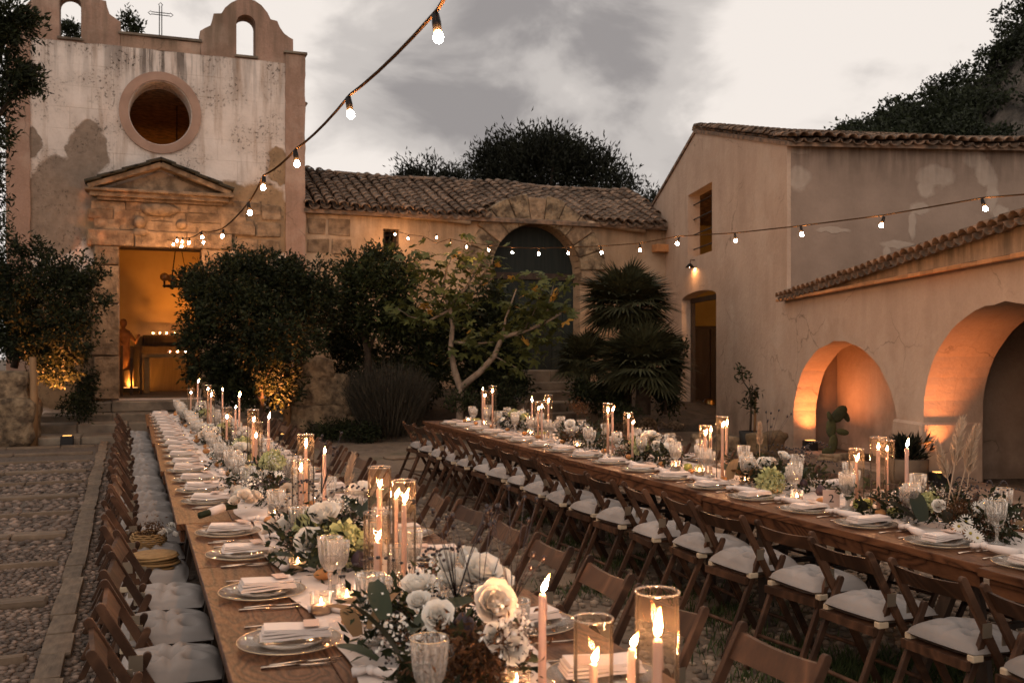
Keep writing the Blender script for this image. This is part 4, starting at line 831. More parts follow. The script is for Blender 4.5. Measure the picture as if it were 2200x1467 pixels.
# bench in the dark bay
p = B3(c2-.2, 3.2, 0); be = thing('wooden_bench', 'dark trestle bench standing deep in the second arch', 'bench', p, math.atan2(WD.y, WD.x))
b = MB(); b.box((0, 0, .5), (2.0, .4, .05)); put('seat', b.mesh('seat', M_darkwood), be)
for sx in (-.7, .7):
    b = MB(); b.bar((sx-.2, 0, 0), (sx+.2, 0, .48), .06, .05, (0, 1, 0)); b.bar((sx+.2, .06, 0), (sx-.2, .06, .48), .06, .05, (0, 1, 0)); put('leg', b.mesh('leg', M_darkwood), be)
# ================================================================ lamps
WARM = (1, .50, .18); ORANGE = (1, .30, .085)
M_bulb = emit('glowing bulb', (1, .48, .18), 1250)
def flame_mat():
    t = NT('candle flame'); z = t.n('ShaderNodeSeparateXYZ', {0: t.obj()}).outputs[2]
    col = t.mix(t.rng(z, .018, .046), (1., .52, .24), (1., .28, .06)); st = t.math('MULTIPLY', t.rng(z, .0, .012, .25, 1.), t.rng(z, .026, .048, 640., 90.))
    return t.end(t.n('ShaderNodeEmission', {'Color': col, 'Strength': st}).outputs[0])
M_flame = flame_mat(); M_led = emit('lamp lens', (1, .45, .12), 2.5)
bulb_mesh = MB().lathe([(.008, .0), (.015, -.009), (.0205, -.024), (.019, -.037), (.012, -.046), (.002, -.049)], 12).mesh('bulb', M_bulb, True)
sock_mesh = MB().lathe([(.0, .065), (.013, .063), (.0165, .03), (.015, -.002), (.0, -.002)], 10).mesh('socket', M_iron, True)
M_cable = mk('light cable', (.06, .035, .02), rough=1., spec=0.)
def string_light(label, pts3, bulbs, labs):
    c = thing('light_cable', label, 'cable'); b = MB(); b.tube(pts3, .0065, 5); c.data = None
    put('cable', b.mesh('cable', M_cable), c)
    for k, p in enumerate(bulbs):
        t = thing('string_bulb', labs(k), 'light bulb', p, 0, 'string light bulbs'); t.rotation_euler = (random.uniform(-.25, .25), random.uniform(-.25, .25), 0); t.scale = (.9,)*3; t.location.z += .006
        put('socket', sock_mesh, t, (0, 0, 0)); put('bulb', bulb_mesh, t, (0, 0, 0), scale=random.uniform(.82, .98))
def A_at(u): d = .945/((u-1100)/F+.39); return d
LA = []
for u, v, dd in ((940, 72, 0), (752, 240, 0), (637, 347, 0), (566, 399, 0), (536, 453, 0), (478, 505, 10.6), (434, 508, 13.4), (406, 520, 16.4), (392, 518, 19.0), (380, 516, 20.6), (373, 524, 21.1)):
    LA.append(pt(u, dd or A_at(u), v))
ca = [pt(985, 2.7, -60)]+[p+Vector((0, 0, .07)) for p in LA]+[onY(360, 515, 22.9)]
cc = []
for a_, b_ in zip(ca, ca[1:]): cc += [a_.lerp(b_, q/5)-Vector((0, 0, .05*q/5*(1-q/5)*min(1.5, (b_-a_).length))) for q in range(5)]
string_light('festoon light cable running from overhead to the church doorway', cc+[ca[-1]], LA, lambda k: f'glowing festoon bulb, {ORD[k]} from the camera on the cable to the church')
vv = [508, 517, 521, 515, 527, 535, 542, 547, 549, 548, 546, 541, 527, 521, 507, 487, 451]; uu = [848, 877, 911, 938, 967, 1003, 1050, 1100, 1157, 1221, 1292, 1375, 1456, 1580, 1722, 1895, 2115]
LB = [pt(u, 23.1*(1-.04237*k), v-6) for k, (u, v) in enumerate(zip(uu, vv))]
cb = [p+Vector((0, 0, .07)) for p in LB]; cb[3] += Vector((0, 0, -.2)); cb = [onY(840, 500, 23.05)]+cb+[pt(2420, 6.4, 400), pt(2900, 5.2, 330)]
for k, (u, v, dd) in enumerate(((390, 533, 20.7), (437, 524, 21.0))):
    t = thing('string_bulb', ['glowing festoon bulb hanging lowest over the church doorway', 'glowing festoon bulb at the right end over the church doorway'][k], 'light bulb', pt(u, dd, v-6), 0, 'string light bulbs'); put('socket', sock_mesh, t); put('bulb', bulb_mesh, t)
string_light('festoon light cable crossing the courtyard from hall window to the right', cb, LB, lambda k: f'glowing festoon bulb, {ORD[k]} from the hall window on the crossing cable')
def spot(parent, loc, target, watts, angle, col=ORANGE, rad=.04, blend=1.):
    l = bpy.data.lights.new('lamp_beam', 'SPOT'); l.energy = watts; l.color = col; l.spot_size = R(angle); l.spot_blend = blend; l.shadow_soft_size = rad
    o = bpy.data.objects.new('lamp_beam', l); COL.objects.link(o); o.parent = parent; o.location = loc; o.rotation_euler = (Vector(target)-Vector(loc)).to_track_quat('-Z', 'Y').to_euler(); return o
def uplight(label, p, target, watts, angle, rz=0):
    t = thing('uplight_box', label, 'lamp', p, rz, 'black floor uplights'); b = MB(); b.box((0, 0, .1), (.22, .2, .18)); put('housing', b.mesh('housing', M_black, bevel=.012), t)
    b = MB(); b.box((0, 0, .192), (.15, .13, .006)); put('lens', b.mesh('lens', M_led), t)
    m = Matrix.Rotation(-rz, 3, 'Z'); spot(t, (0, 0, .22), m@(Vector(target)-Vector(p)), watts, angle); return t
uplight('black uplight box on the church steps shining into the left shrub', Vector((-1.15, 19.75, .0)), pt(105, 18.9, 700), 2600, 52)
uplight('black uplight box hidden behind the right boulder wall', Vector((2.5, 18.75, .0)), pt(585, 18.6, 700), 2200, 60)
p1 = B3(bt(1705)-.2, .22, .0); uplight('black uplight box inside the first arch at its left jamb', p1, B3(bt(1705)-.45, .36, 1.3), 115, 135, -TH)
p2 = B3(bt(1985)-.26, .08, .0); uplight('black uplight box against the pier of the second arch', p2, B3(bt(1985)-.12, .1, 1.6), 120, 75, -TH)
# church interior: floor lamp, altar, candles
flr = thing('floor_lamp_box', 'bright orange floor lamp glowing behind slats inside the church door', 'lamp', (-.1, 27.6, .66))
b = MB(); b.box((0, 0, .06), (.4, .2, .12)); put('housing', b.mesh('housing', M_black), flr); b = MB(); b.box((0, .0, .126), (.34, .14, .006)); put('lens', b.mesh('lens', M_led), flr)
spot(flr, (0, 0, .16), (.6, 1.6, 1.2), 480, 120, (1, .36, .05), .1)
l2 = thing('floor_lamp_box', 'second orange floor lamp inside the church at the right of the altar', 'lamp', (2.6, 26.6, .66)); put('housing', flr.children[0].data, l2); put('lens', flr.children[1].data, l2); spot(l2, (0, 0, .16), (-1.1, 2.6, 1.5), 480, 110, (1, .36, .05), .1)
l3 = thing('floor_lamp_box', 'orange floor lamp just inside the left church wall', 'lamp', (-1.9, 24.4, .66)); put('housing', flr.children[0].data, l3); put('lens', flr.children[1].data, l3); spot(l3, (0, 0, .16), (1.2, 3.4, .9), 220, 110, (1, .36, .05), .1)
M_altar = mk('altar stone', (.42, .27, .13), (.3, .19, .09), 3, 5, .8)
alt = thing('altar_table', 'stone altar table with candles inside the church', 'altar', (1.0, 27.2, .66))
b = MB(); b.box((0, 0, .95), (1.7, .6, .1)); put('table_top', b.mesh('table_top', M_altar, bevel=.01), alt)
for sx in (-.72, .72): b = MB(); b.box((sx, 0, .45), (.14, .5, .9)); put('leg', b.mesh('leg', M_altar), alt)
alt2 = thing('back_altar', 'dark raised altar shelf against the rear church wall', 'altar', (1.05, 28.7, .66))
b = MB(); b.box((0, 0, .6), (2.3, .6, 1.2)); put('base', b.mesh('base', M_darkwood), alt2); b = MB(); b.box((0, .1, 1.35), (1.7, .4, .3)); put('shelf', b.mesh('shelf', M_darkwood), alt2)
M_wax = mk('candle wax', (.80, .52, .40), rough=.5, trans=.35)
M_wax_white = mk('votive wax', (.82, .68, .52), rough=.5, trans=.35)
flame_prof = [(.0008, 0), (.0045, .005), (.0064, .012), (.0058, .020), (.0040, .029), (.002, .039), (.0004, .049)]
flame_mesh = MB().lathe(flame_prof, 8).mesh('flame', M_flame, True)
M_glowglass = thin_glass('votive glass', (.98, .94, .9), .3, .1, .08)
vt_wax = MB().lathe([(0, 0), (.034, 0), (.034, .028), (0, .028)], 12).mesh('wax', M_wax_white, True); vt_gl = MB().lathe([(0, .001), (.038, .001), (.04, .07), (.042, .075)], 14).mesh('glass_cup', M_glowglass, True)
def votive(label, loc, grp, s=1.): 
    t = thing('votive_candle', label, 'candle', loc, random.uniform(0, 3), grp, scale=s); put('wax', vt_wax, t, (0, 0, .004)); put('glass_cup', vt_gl, t); put('flame', flame_mesh, t, (0, 0, .03), scale=.6); return t
for k, u in enumerate((329, 343, 358, 375)): p = onY(u, 757, 28.7); votive(f'small lit candle, {ORD[k]} from left on the rear altar shelf', (p.x, 28.7, 2.165), 'candles in the church', 1.3)
for k, u in enumerate((365, 381, 398, 415)): p = onY(u, 785, 27.2); votive(f'small lit candle, {ORD[k]} from left on the altar table', (p.x, 27.1, 1.665), 'candles in the church', 1.3)
M_statue = mk('painted statue', (.30, .14, .07), (.16, .07, .04), 5, 4, .7)
stt = thing('robed_statue', 'robed church statue standing inside the door at the left', 'statue', (-.28, 27.9, .66))
b = MB(); b.box((0, 0, .3), (.5, .45, .6)); put('plinth', b.mesh('plinth', M_darkwood, bevel=.02), stt)
b = MB(); b.lathe([(.0, .6), (.22, .6), (.2, .9), (.15, 1.25), (.18, 1.5), (.16, 1.6), (.05, 1.66), (.05, 1.7), (.085, 1.76), (.09, 1.83), (.06, 1.9), (0, 1.92)], 12); b.tube([(.15, 0, 1.52), (.3, -.05, 1.3), (.38, -.15, 1.5)], [.06, .05, .03], 6); b.tube([(-.15, 0, 1.52), (-.2, -.1, 1.25), (-.05, -.2, 1.3)], [.06, .05, .03], 6)
put('figure', b.mesh('figure', M_statue, True), stt)
for k in range(3): b = MB(); b.box((0, 0, .45), (.06, .7, .9)); b.box((0, .3, .6), (.06, .12, 1.2)); thing('pew_end', f'dark wooden pew end, {ORD[k]} from the left inside the church door', 'pew', (-.30+.22*k, 25.6+.5*k, .66), 0, 'pew ends', b.mesh('pew_end', M_darkwood))
# chandelier behind the lintel
ch = thing('iron_chandelier', 'small iron chandelier with glass globes hanging inside the church door', 'chandelier', onY(380, 615, 24.4))
b = MB()
for q in range(3): b.tube([(.25*math.cos(q*2.1), .25*math.sin(q*2.1), .05), (.02, 0, 1.3)], .008, 4)
put('chain', b.mesh('chain', M_iron), ch)
b = MB(); b.tube([(.3*math.cos(q), .3*math.sin(q), 0) for q in np.linspace(0, 6.283, 17)], .02, 5); put('ring', b.mesh('ring', M_iron), ch)
M_globe = mk('amber globe', (.30, .14, .05), rough=.2, trans=.5)
for q in range(4):
    a = q*1.57+.4; b = MB(); b.tube([(.3*math.cos(a), .3*math.sin(a), -.05), (.3*math.cos(a), .3*math.sin(a), .12)], .025, 6); put('holder', b.mesh('holder', M_iron), ch); b = MB(); b.ico((.3*math.cos(a), .3*math.sin(a), .2), .1, 0, True); put('globe', b.mesh('globe', M_globe, True), ch)
b = MB(); b.tube([(0, 0, 1.3), (0, 0, 4.2)], .012, 4); put('rod', b.mesh('rod', M_iron), ch)
# wall lamp on the gable, lamp inside the barn
p = B3(bt(1493), -.12, bz(1493, 577)); wlmp = thing('wall_lamp', 'small lit wall lamp with metal shade on the barn gable', 'lamp', p)
b = MB(); b.lathe([(.02, .12), (.05, .1), (.11, .02), (.105, .018), (.045, .09), (.0, .1)], 14); put('shade', b.mesh('shade', M_iron, True), wlmp)
b = MB(); b.tube([(0, 0, .1), (.02, .0, .2), WI*.12+Vector((0, 0, .2))], .012, 5); put('bracket', b.mesh('bracket', M_iron), wlmp); put('bulb', bulb_mesh, wlmp, (0, 0, .075))
p = B3((d0+d1)/2-.6, 2.6, 2.9); hl = thing('hanging_bulb', 'bare bulb lighting the ochre room inside the barn', 'lamp', p); put('bulb', bulb_mesh, hl, scale=2.0); b = MB(); b.tube([(0, 0, 0), (0, 0, 3)], .008, 4); put('flex', b.mesh('flex', M_cable), hl)
b = MB(); b.box((0, 0, 1.2), (.5, .85, 2.4)); p = B3(26.1, 1.22, 0); cbd = thing('tall_cupboard', 'dark tall cupboard seen through the barn doorway', 'cupboard', p, math.atan2(WD.y, WD.x)); put('carcass', b.mesh('carcass', M_darkwood, bevel=.02), cbd)
for sx in (-.21, .21): b = MB(); b.box((-.265, sx, 1.2), (.03, .4, 2.25)); put('cupboard_door', b.mesh('cupboard_door', M_darkwood, bevel=.01), cbd)
b = MB(); b.lathe([(0, 0), (.14, 0), (.17, .2), (.15, .45), (.1, .5), (.08, .52), (0, .52)], 14); p = B3(d0+.7, .9, 0); thing('metal_churn', 'brass coloured metal churn standing in the barn doorway', 'churn', p, me=b.mesh('metal_churn', mk('brass', (.30, .19, .07), rough=.35, metal=1.), True))
# ================================================================ tables
TZ = .76
def table(label, x0, x1, y0, y1):
    t = thing('banquet_table', label, 'table', ((x0+x1)/2, (y0+y1)/2, 0), 0, 'long trestle tables'); w, l = x1-x0, y1-y0; npl = 4
    for k in range(npl):
        b = MB(); b.box((-w/2+w*(k+.5)/npl, 0, TZ-.019), (w/npl-.0025, l-.006, .038)); put('plank', b.mesh('plank', M_tabwood, bevel=.003), t)
    b = MB(); b.box((-w/2+.035, 0, TZ-.075), (.022, l-.1, .07)); b.box((w/2-.035, 0, TZ-.075), (.022, l-.1, .07)); put('apron', b.mesh('apron', M_tabwood), t)
    for y in ([-l/2+.35, l/2-.35] if l > 1.5 else [-l/2+.25, l/2-.25]):
        for sy in (-1, 1):
            b = MB()
            for sx in (-1, 1): b.bar((sx*(w/2-.14), y+sy*.24, 0), (sx*(w/2-.26), y+sy*.03, TZ-.05), .07, .035, (0, 1, 0))
            b.bar((-(w/2-.19), y+sy*.15, .3), ((w/2-.19), y+sy*.15, .3), .05, .025, (0, 1, 0)); put('trestle_frame', b.mesh('trestle_frame', M_darkwood), t)
        b = MB(); b.box((0, y, TZ-.065), (w-.2, .09, .05)); put('trestle_beam', b.mesh('trestle_beam', M_darkwood), t)
LX = lambda y: .262 if y < 5.82 else .2275-(y-5.82)*.0091
LW = 1.22
ly = [1.0, 2.75, 4.61, 5.82, 8.42, 11.02, 13.62, 16.2]
for k in range(7):
    x = LX((ly[k]+ly[k+1])/2); table(f'varnished plank table, {ORD[k]} from the camera in the left row', x, x+LW, ly[k]+.002, ly[k+1]-.002)
RX = lambda y: 3.52+(y-3)*.021
ry = [.9, 3.4, 5.85, 8.3, 10.75, 13.25]
for k in range(5):
    x = RX((ry[k]+ry[k+1])/2); table(f'varnished plank table, {ORD[k]} from the camera in the right row', x, x+LW, ry[k]+.002, ry[k+1]-.002)
# ================================================================ folding chairs
M_cush = mk('quilted linen cushion', (.34, .30, .275), (.25, .22, .20), 3, 5, .95, bump=.25, bscale=120, bdist=.002, orand=.18)
M_tie = mk('cotton tie', (.50, .40, .28), rough=.9); M_plate = mk('hinge plate', (.35, .29, .22), rough=.4, metal=.9)
def cushion_mesh():
    n = 26; h = .195; V = []; Fc = []
    tuf = [(-.085, -.085), (.085, -.085), (-.085, .085), (.085, .085), (0, 0)]
    def ht(x, y):
        e = min(1, (1-abs(x/h)**3.2))*min(1, (1-abs(y/h)**3.2)); z = .072*max(0, e)**.45
        for a, c in tuf: z -= .055*math.exp(-((x-a)**2+(y-c)**2)/.0009)
        z -= (.022*math.exp(-(x*x)/.0003)+.022*math.exp(-(y*y)/.0003)+.014*math.exp(-((x-y)**2)/.0003)*math.exp(-(x*x+y*y)/.02)+.014*math.exp(-((x+y)**2)/.0003)*math.exp(-(x*x+y*y)/.02))*max(0, e); return z+.006*math.sin(x*31+y*11)*max(0, e)
    for s in (1, -.45):
        for j in range(n+1):
            for i in range(n+1): x, y = -h+2*h*i/n, -h+2*h*j/n; V.append((x*(1-.05*abs(y/h)**2), y*(1-.05*abs(x/h)**2), s*ht(x, y)+.012))
    m = (n+1)**2
    for j in range(n):
        for i in range(n): a = j*(n+1)+i; q = [a, a+1, a+n+2, a+n+1]; Fc += [q, [x+m for x in q[::-1]]]
    b = MB().add(V, Fc); me = b.mesh('cushion', M_cush, True); bb = bmesh.new(); bb.from_mesh(me); bmesh.ops.remove_doubles(bb, verts=bb.verts, dist=.0008); bb.to_mesh(me); bb.free(); return me
def chair_proto():
    c = thing('folding_chair', 'wooden folding chair', 'chair')
    pt_, pb = Vector((0, -.25, .80)), Vector((0, .2, 0)); ax = (pb-pt_).normalized()
    def stad(a, c2, w):
        d = (c2-a).normalized(); n = Vector((0, d.z, -d.y)).normalized(); lp = [a+d*w*.5+n*w/2*math.cos(q)-d*w/2*math.sin(q) for q in np.linspace(0, math.pi, 6)]
        return lp+[c2-n*w/2, c2+n*w/2]
    for sx in (-1, 1):
        b = MB(); b.prism([p+Vector((sx*.2-.011, 0, 0)) for p in stad(pt_, pb, .035)], (.022, 0, 0)); put('back_post', b.mesh('back_post', M_chair, bevel=.002), c)
        b = MB(); b.prism([p+Vector((sx*.175-.011, 0, 0)) for p in stad(Vector((0, -.075, .6)), Vector((0, -.35, 0)), .032)], (.022, 0, 0)); put('rear_leg', b.mesh('rear_leg', M_chair, bevel=.002), c)
        b = MB(); b.box((sx*.2125, -.122, .572), (.003, .05, .06)); put('hinge_plate', b.mesh('hinge_plate', M_plate), c)
        b = MB(); b.box((sx*.175, -.148, .452), (.036, .06, .03)); put('cushion_tie', b.mesh('cushion_tie', M_tie, bevel=.004), c)
    V = []; n = 10                                          # curved top rail between the posts
    for i in range(n+1):
        q = -1+2*i/n; x = .189*q; dip = .012*(1-q*q); bow = -.008*(1-q*q)
        for zz, th in ((.77-dip, .008), (.77-dip, -.008), (.688, -.008), (.688, .008)): y = -.25+(.8-zz)*(.45/.8)+bow+th; V.append((x, y, zz))
    b = MB().add(V, [[i*4+j, i*4+(j+1) % 4, (i+1)*4+(j+1) % 4, (i+1)*4+j] for i in range(n) for j in range(4)]); put('top_rail', b.mesh('top_rail', M_chair), c)
    for k in range(5): b = MB(); b.box((0, -.16+.08*k, .438), (.33, .06, .014)); put('seat_slat', b.mesh('seat_slat', M_chair), c)
    for y, z in ((-.195, .425), (.18, .425)): b = MB(); b.box((0, y, z), (.37, .022, .04)); put('seat_rail', b.mesh('seat_rail', M_chair), c)
    b = MB(); b.tube([(-.165, -.265, .185), (.165, -.265, .185)], .011, 7); put('stretcher', b.mesh('stretcher', M_chair, True), c)
    b = MB(); b.tube([(-.19, .105, .17), (.19, .105, .17)], .011, 7); put('stretcher', b.mesh('stretcher', M_chair, True), c)
    put('cushion', cushion_mesh(), c, (0, .005, .458)); return c
CH = chair_proto(); nch = 0
def chair(x, y, rz, label, grp):
    global nch; o = place(CH, nch, label, grp, (x, y, .006), rz); nch += 1
    for q in o.children:
        if q.name.startswith('cushion') and 'tie' not in q.name: q.rotation_euler = (random.uniform(-.03, .03), random.uniform(-.04, .04), random.uniform(-.12, .12)+random.choice((0, math.pi/2))); q.scale = (1, 1, random.uniform(.9, 1.3))
    return o
lcy = [3.52+.58*k for k in range(22)]
for k, y in enumerate(lcy): chair(LX(y)-.135+random.uniform(-.025, .025), y, -math.pi/2+random.uniform(-.1, .1), f'wooden folding chair with grey cushion, {ORD[k]} from the camera along the cobbled path', 'chairs on the path side of the left table')
for k in range(22): y = 2.55+.6*k; chair(LX(y)+LW+.19+random.uniform(-.04, .04), y+.1, math.pi/2+random.uniform(-.15, .15), f'wooden folding chair, {ORD[k]} from the camera on the courtyard side of the left table', 'chairs on the courtyard side of the left table')
rcy = [2.78+.542*k for k in range(19)]
for k, y in enumerate(rcy): chair(RX(y)-.145+random.uniform(-.03, .03), y, -math.pi/2+random.uniform(-.13, .13), f'wooden folding chair with white cushion, {ORD[k]} from the camera before the right table', 'chairs on the near side of the right table')
for k in range(15): y = 3.9+.62*k; chair(RX(y)+LW+.10+random.uniform(-.04, .04), y, math.pi/2+random.uniform(-.07, .07), f'wooden folding chair, {ORD[k]} from the camera behind the right table', 'chairs on the far side of the right table')
# ================================================================ linen, runners
M_linen = mk('white linen', (.74, .63, .565), (.66, .55, .49), 9, 5, .9, bump=.2, bscale=150, bdist=.001, orand=.05)
M_gauze = mk('gauze runner', (.68, .58, .52), (.60, .50, .44), 12, 6, .95, bump=.4, bscale=40, bdist=.004)
def runner(label, fx, x0, x1, y0, y1):
    nx, ny = 14, int((y1-y0)/.08); V = []
    for j in range(ny+1):
        for i in range(nx+1):
            y = y0+(y1-y0)*j/ny; q = i/nx; wv = .018*math.sin(y*2.3+1)+.012*math.sin(y*6.1)
            V.append((fx(y)+x0+wv+(x1-x0)*q+(.012*math.sin(y*9) if i in (0, nx) else 0), y, TZ+.004+.0045*(1+math.sin(q*17+y*3+1.5*math.sin(y*4)))))
    b = MB().add(V, [[j*(nx+1)+i, j*(nx+1)+i+1, (j+1)*(nx+1)+i+1, (j+1)*(nx+1)+i] for j in range(ny) for i in range(nx)]); thing('table_runner', label, 'runner', me=b.mesh('table_runner', M_gauze, True))
runner('crinkled white gauze runner along the left table', LX, .33, .92, 1.2, 16.0)
runner('crinkled white gauze runner along the right table', RX, .38, .86, 1.2, 13.1)
# ================================================================ place settings
M_gold = mk('gold rim', (.78, .58, .38), rough=.25, metal=1.); M_silver = mk('bronze cutlery', (.62, .47, .36), rough=.22, metal=1.)
M_clear = thin_glass('clear glass', (.97, .95, .92), .5, .08, .17); M_charger = thin_glass('charger glass', (.96, .93, .89), .16, .06, .10); M_hurr = thin_glass('hurricane glass', (.98, .955, .92), .17, .02, .012, (1., .8, .6))
M_plateglass = thin_glass('plate glass', (.95, .92, .88), .2, .06, .22)
n = 40; gp = [(.0, .006), (.09, .006), (.12, .009), (.165, .020), (.168, .020), (.168, .017), (.12, .004), (0, .003)]
ch_gl = MB().lathe(gp, n).mesh('charger_dish', M_charger, True); ch_rim = MB().tube([(.168*math.cos(a), .168*math.sin(a), .020) for a in np.linspace(0, 2*math.pi, n+1)], .0016, 5).mesh('rim', M_gold, True)
ch_plate = MB().lathe([(0, .011), (.075, .011), (.10, .018), (.118, .026), (.118, .023), (.1, .014), (0, .0075)], 32).mesh('plate', M_plateglass, True)
CHG = thing('charger_plate', '-', 'plate'); put('charger_dish', ch_gl, CHG); put('rim', ch_rim, CHG); PLT = thing('small_plate', '-', 'plate', me=ch_plate)
def napkin():
    b = MB(); z = 0
    for k in range(4):
        V = []; nn_ = 8; w, d = .115-.004*k, .05-.0012*k
        for s in (0, 1):
            for i in range(nn_+1):
                for y in (-d, d): x = -w+2*w*i/nn_; V.append((x+.003*math.sin(k*3), y+.002*math.sin(x*60+k), z+s*.0068+.0026*math.sin(x*22+k*1.3)+(.0015 if y > 0 else 0)))
        m = 2*(nn_+1); Fc = []
        for i in range(nn_): a = 2*i; Fc += [[a, a+1, a+3, a+2], [m+a, m+a+2, m+a+3, m+a+1], [a, a+2, m+a+2, m+a], [a+1, m+a+1, m+a+3, a+3]]
        Fc += [[0, m, m+1, 1], [2*nn_, 2*nn_+1, m+2*nn_+1, m+2*nn_]]; b.add(V, Fc); z += .0085
    return b.mesh('folded_cloth', M_linen)
NAP = thing('napkin', '-', 'napkin', me=napkin())
M_card = mk('blush card', (.58, .40, .32), rough=.7); b = MB(); b.box((0, 0, .0008), (.05, .085, .0014)); CARD = thing('place_card', '-', 'card', me=b.mesh('place_card', M_card))
def fork():
    b = MB(); b.tube([(0, -.1, .004), (0, -.04, .006), (0, .02, .009), (0, .045, .006)], [.0045, .003, .0026, .004], 6); b.box((0, .055, .006), (.02, .022, .002))
    for k in (-1, 0, 1): b.tube([(.0075*k, .065, .006), (.008*k, .085, .0035), (.0075*k, .105, .006)], [.0018, .0016, .001], 4)
    return b.mesh('fork', M_silver, True)
def knife():
    b = MB(); b.tube([(0, -.11, .004), (0, -.05, .006), (0, 0, .006)], [.005, .0036, .004], 6); b.prism([(-.004, 0, .005), (.009, .01, .005), (.011, .07, .005), (.004, .115, .005), (-.004, .115, .005)], (0, 0, .0018)); return b.mesh('knife', M_silver, True)
FRK = thing('fork', '-', 'fork', me=fork()); KNF = thing('knife', '-', 'knife', me=knife())
def goblet(s, hb):
    st = [(.0, .003), (.034, .003), (.034, .006), (.012, .012), (.006, .022), (.0062, .05), (.010, .062), (.007, .07)]
    bw = [(.009, .072), (.020, .082), (.030, .10), (.035, .125), (.038, .155), (.0405, .175), (.0415, .182)]
    g_ = thing('goblet', '-', 'glass', scale=s)
    put('stem', MB().lathe(st, 14).mesh('stem', M_clear, True), g_); put('bowl', MB().lathe([(r, z*hb) for r, z in bw], 36, flute=[.02, .05, .06, .05, .035, .01, 0]).mesh('bowl', M_clear, False), g_)
    put('rim', MB().tube([(.0415*math.cos(a), .0415*math.sin(a), .182*hb) for a in np.linspace(0, 2*math.pi, 25)], .0014, 4).mesh('rim', M_gold, True), g_)
    put('water', MB().lathe([(.012, .078), (.029, .1), (.0325, .118), (0, .118)], 16).mesh('water', M_clear, True), g_); return g_
GB1 = goblet(1.22, 1.0); GB2 = goblet(1.06, .96)
M_bread = mk('bread crust', (.50, .235, .085), (.36, .15, .05), 8, 4, .7, orand=.2)
BRD = thing('bread_roll', '-', 'bread'); BRD.data = MB().ico((0, 0, .018), (.034, .026, .02), 0, True, .04).mesh('bread_roll', M_bread, True) if False else None
bpy.data.objects.remove(BRD); BRD = thing('bread_roll', '-', 'bread', me=MB().ico((0, 0, .02), (.034, .028, .021), 0, True, .04).mesh('bread_roll', M_bread, True))
use = {}
def P(proto, label, grp, loc, rz, s=None):
    k = proto.name.split('.')[0]+str(id(proto)); o = place(proto, use.get(k, 0), label, grp, loc, rz, s); use[k] = 1; return o
def setting(x, y, sgn, k, where, row, bread=True):
    x += random.uniform(-.012, .012); y += random.uniform(-.025, .025)
    w = f'{ORD[k]} place from camera, {where}'; j = lambda a: random.uniform(-a, a); rz = -math.pi/2*sgn; grp = 'place settings, '+where
    P(CHG, f'glass charger with gold rim, {w}', 'chargers', (x, y, TZ+.001), j(3)); P(PLT, f'small cream plate, {w}', 'plates', (x, y, TZ+.0025), 0)
    P(NAP, f'folded white napkin, {w}', 'napkins', (x+sgn*.012+j(.012), y+j(.015), TZ+.030), j(.2)).scale = (random.uniform(.9, 1.06), random.uniform(.85, 1.15), random.uniform(.75, 1.15) if row == 'L' else random.uniform(.55, .85))
    
    if k % 2 == 0 or row == 'L': P(CARD, f'blush place card on napkin, {w}', 'place cards', (x+sgn*.06+j(.02), y+j(.01), TZ+(.069 if row == 'L' else .064)), j(.35))
    P(FRK, f'fork, {w}', 'forks', (x+sgn*.02, y+sgn*.205+j(.012), TZ+.001), rz+j(.12)); P(KNF, f'knife, {w}', 'knives', (x+sgn*.02, y-sgn*.205+j(.012), TZ+.001), rz+j(.12))
    if row == 'L' and sgn > 0 and k < 9: P(FRK, f'outer fork, {w}', 'forks', (x-.01+j(.01), y+.245+j(.012), TZ+.001), rz+j(.14)); P(KNF, f'outer knife, {w}', 'knives', (x-.01+j(.01), y-.24+j(.012), TZ+.001), rz+j(.14))
    gx = x+sgn*(.235+j(.02)); P(GB1, f'tall fluted goblet, {w}', 'tall goblets', (gx, y-sgn*.11+j(.03), TZ+.012), j(3)); P(GB2, f'smaller fluted goblet, {w}', 'small goblets', (gx+sgn*.07+j(.02), y-sgn*.02+j(.03), TZ+.012), j(3))
    if bread: P(BRD, f'small bread roll, {w}', 'bread rolls', (x+sgn*.24+j(.03), y+sgn*.14+j(.04), TZ+.012), j(3), random.uniform(.9, 1.2))
LY = [2.55, 3.30, 4.02, 4.80, 5.38]+[6.55+.585*k for k in range(17)]
for k, y in enumerate(LY): setting(LX(y)+.205, y, 1, k, 'path side of left table', 'L')
for k in range(22): y = 2.5+.6*k; setting(LX(y)+LW-.2, y+.1, -1, k, 'courtyard side of left table', 'L')
for k, y in enumerate(rcy): setting(RX(y)+.2, y, 1, k, 'near side of right table', 'R')
for k in range(15): y = 3.9+.62*k; setting(RX(y)+LW-.2, y, -1, k, 'far side of right table', 'R', k % 2 == 0)
# knotted linen favours beside the plates of the right table
fb_ = MB(); fb_.tube([(-.15, 0, .012), (-.05, .005, .016), (.02, 0, .018), (.05, 0, .02)], [.03, .026, .018, .014], 8); fb_.v = [(x, y, max(.0, z)) for x, y, z in fb_.v]; fb_.ico((.06, 0, .022), (.022, .02, .02), 0, True, .1); fb_.tube([(.07, 0, .025), (.1, .012, .016), (.125, .02, .01)], [.012, .016, .02], 6); fb_.tube([(.07, 0, .025), (.095, -.015, .018), (.115, -.03, .01)], [.011, .015, .016], 6)
FAV = thing('knotted_cloth', '-', 'cloth', me=fb_.mesh('knotted_cloth', M_linen, True))
for k in range(0, 12): y = rcy[k]+.27; P(FAV, f'knotted white linen favour, {ORD[k]} from the camera on the right table', 'knotted favours', (RX(y)+.27, y+random.uniform(-.03, .03), TZ+.012), math.pi/2*.9+random.uniform(-.5, .5), .9)
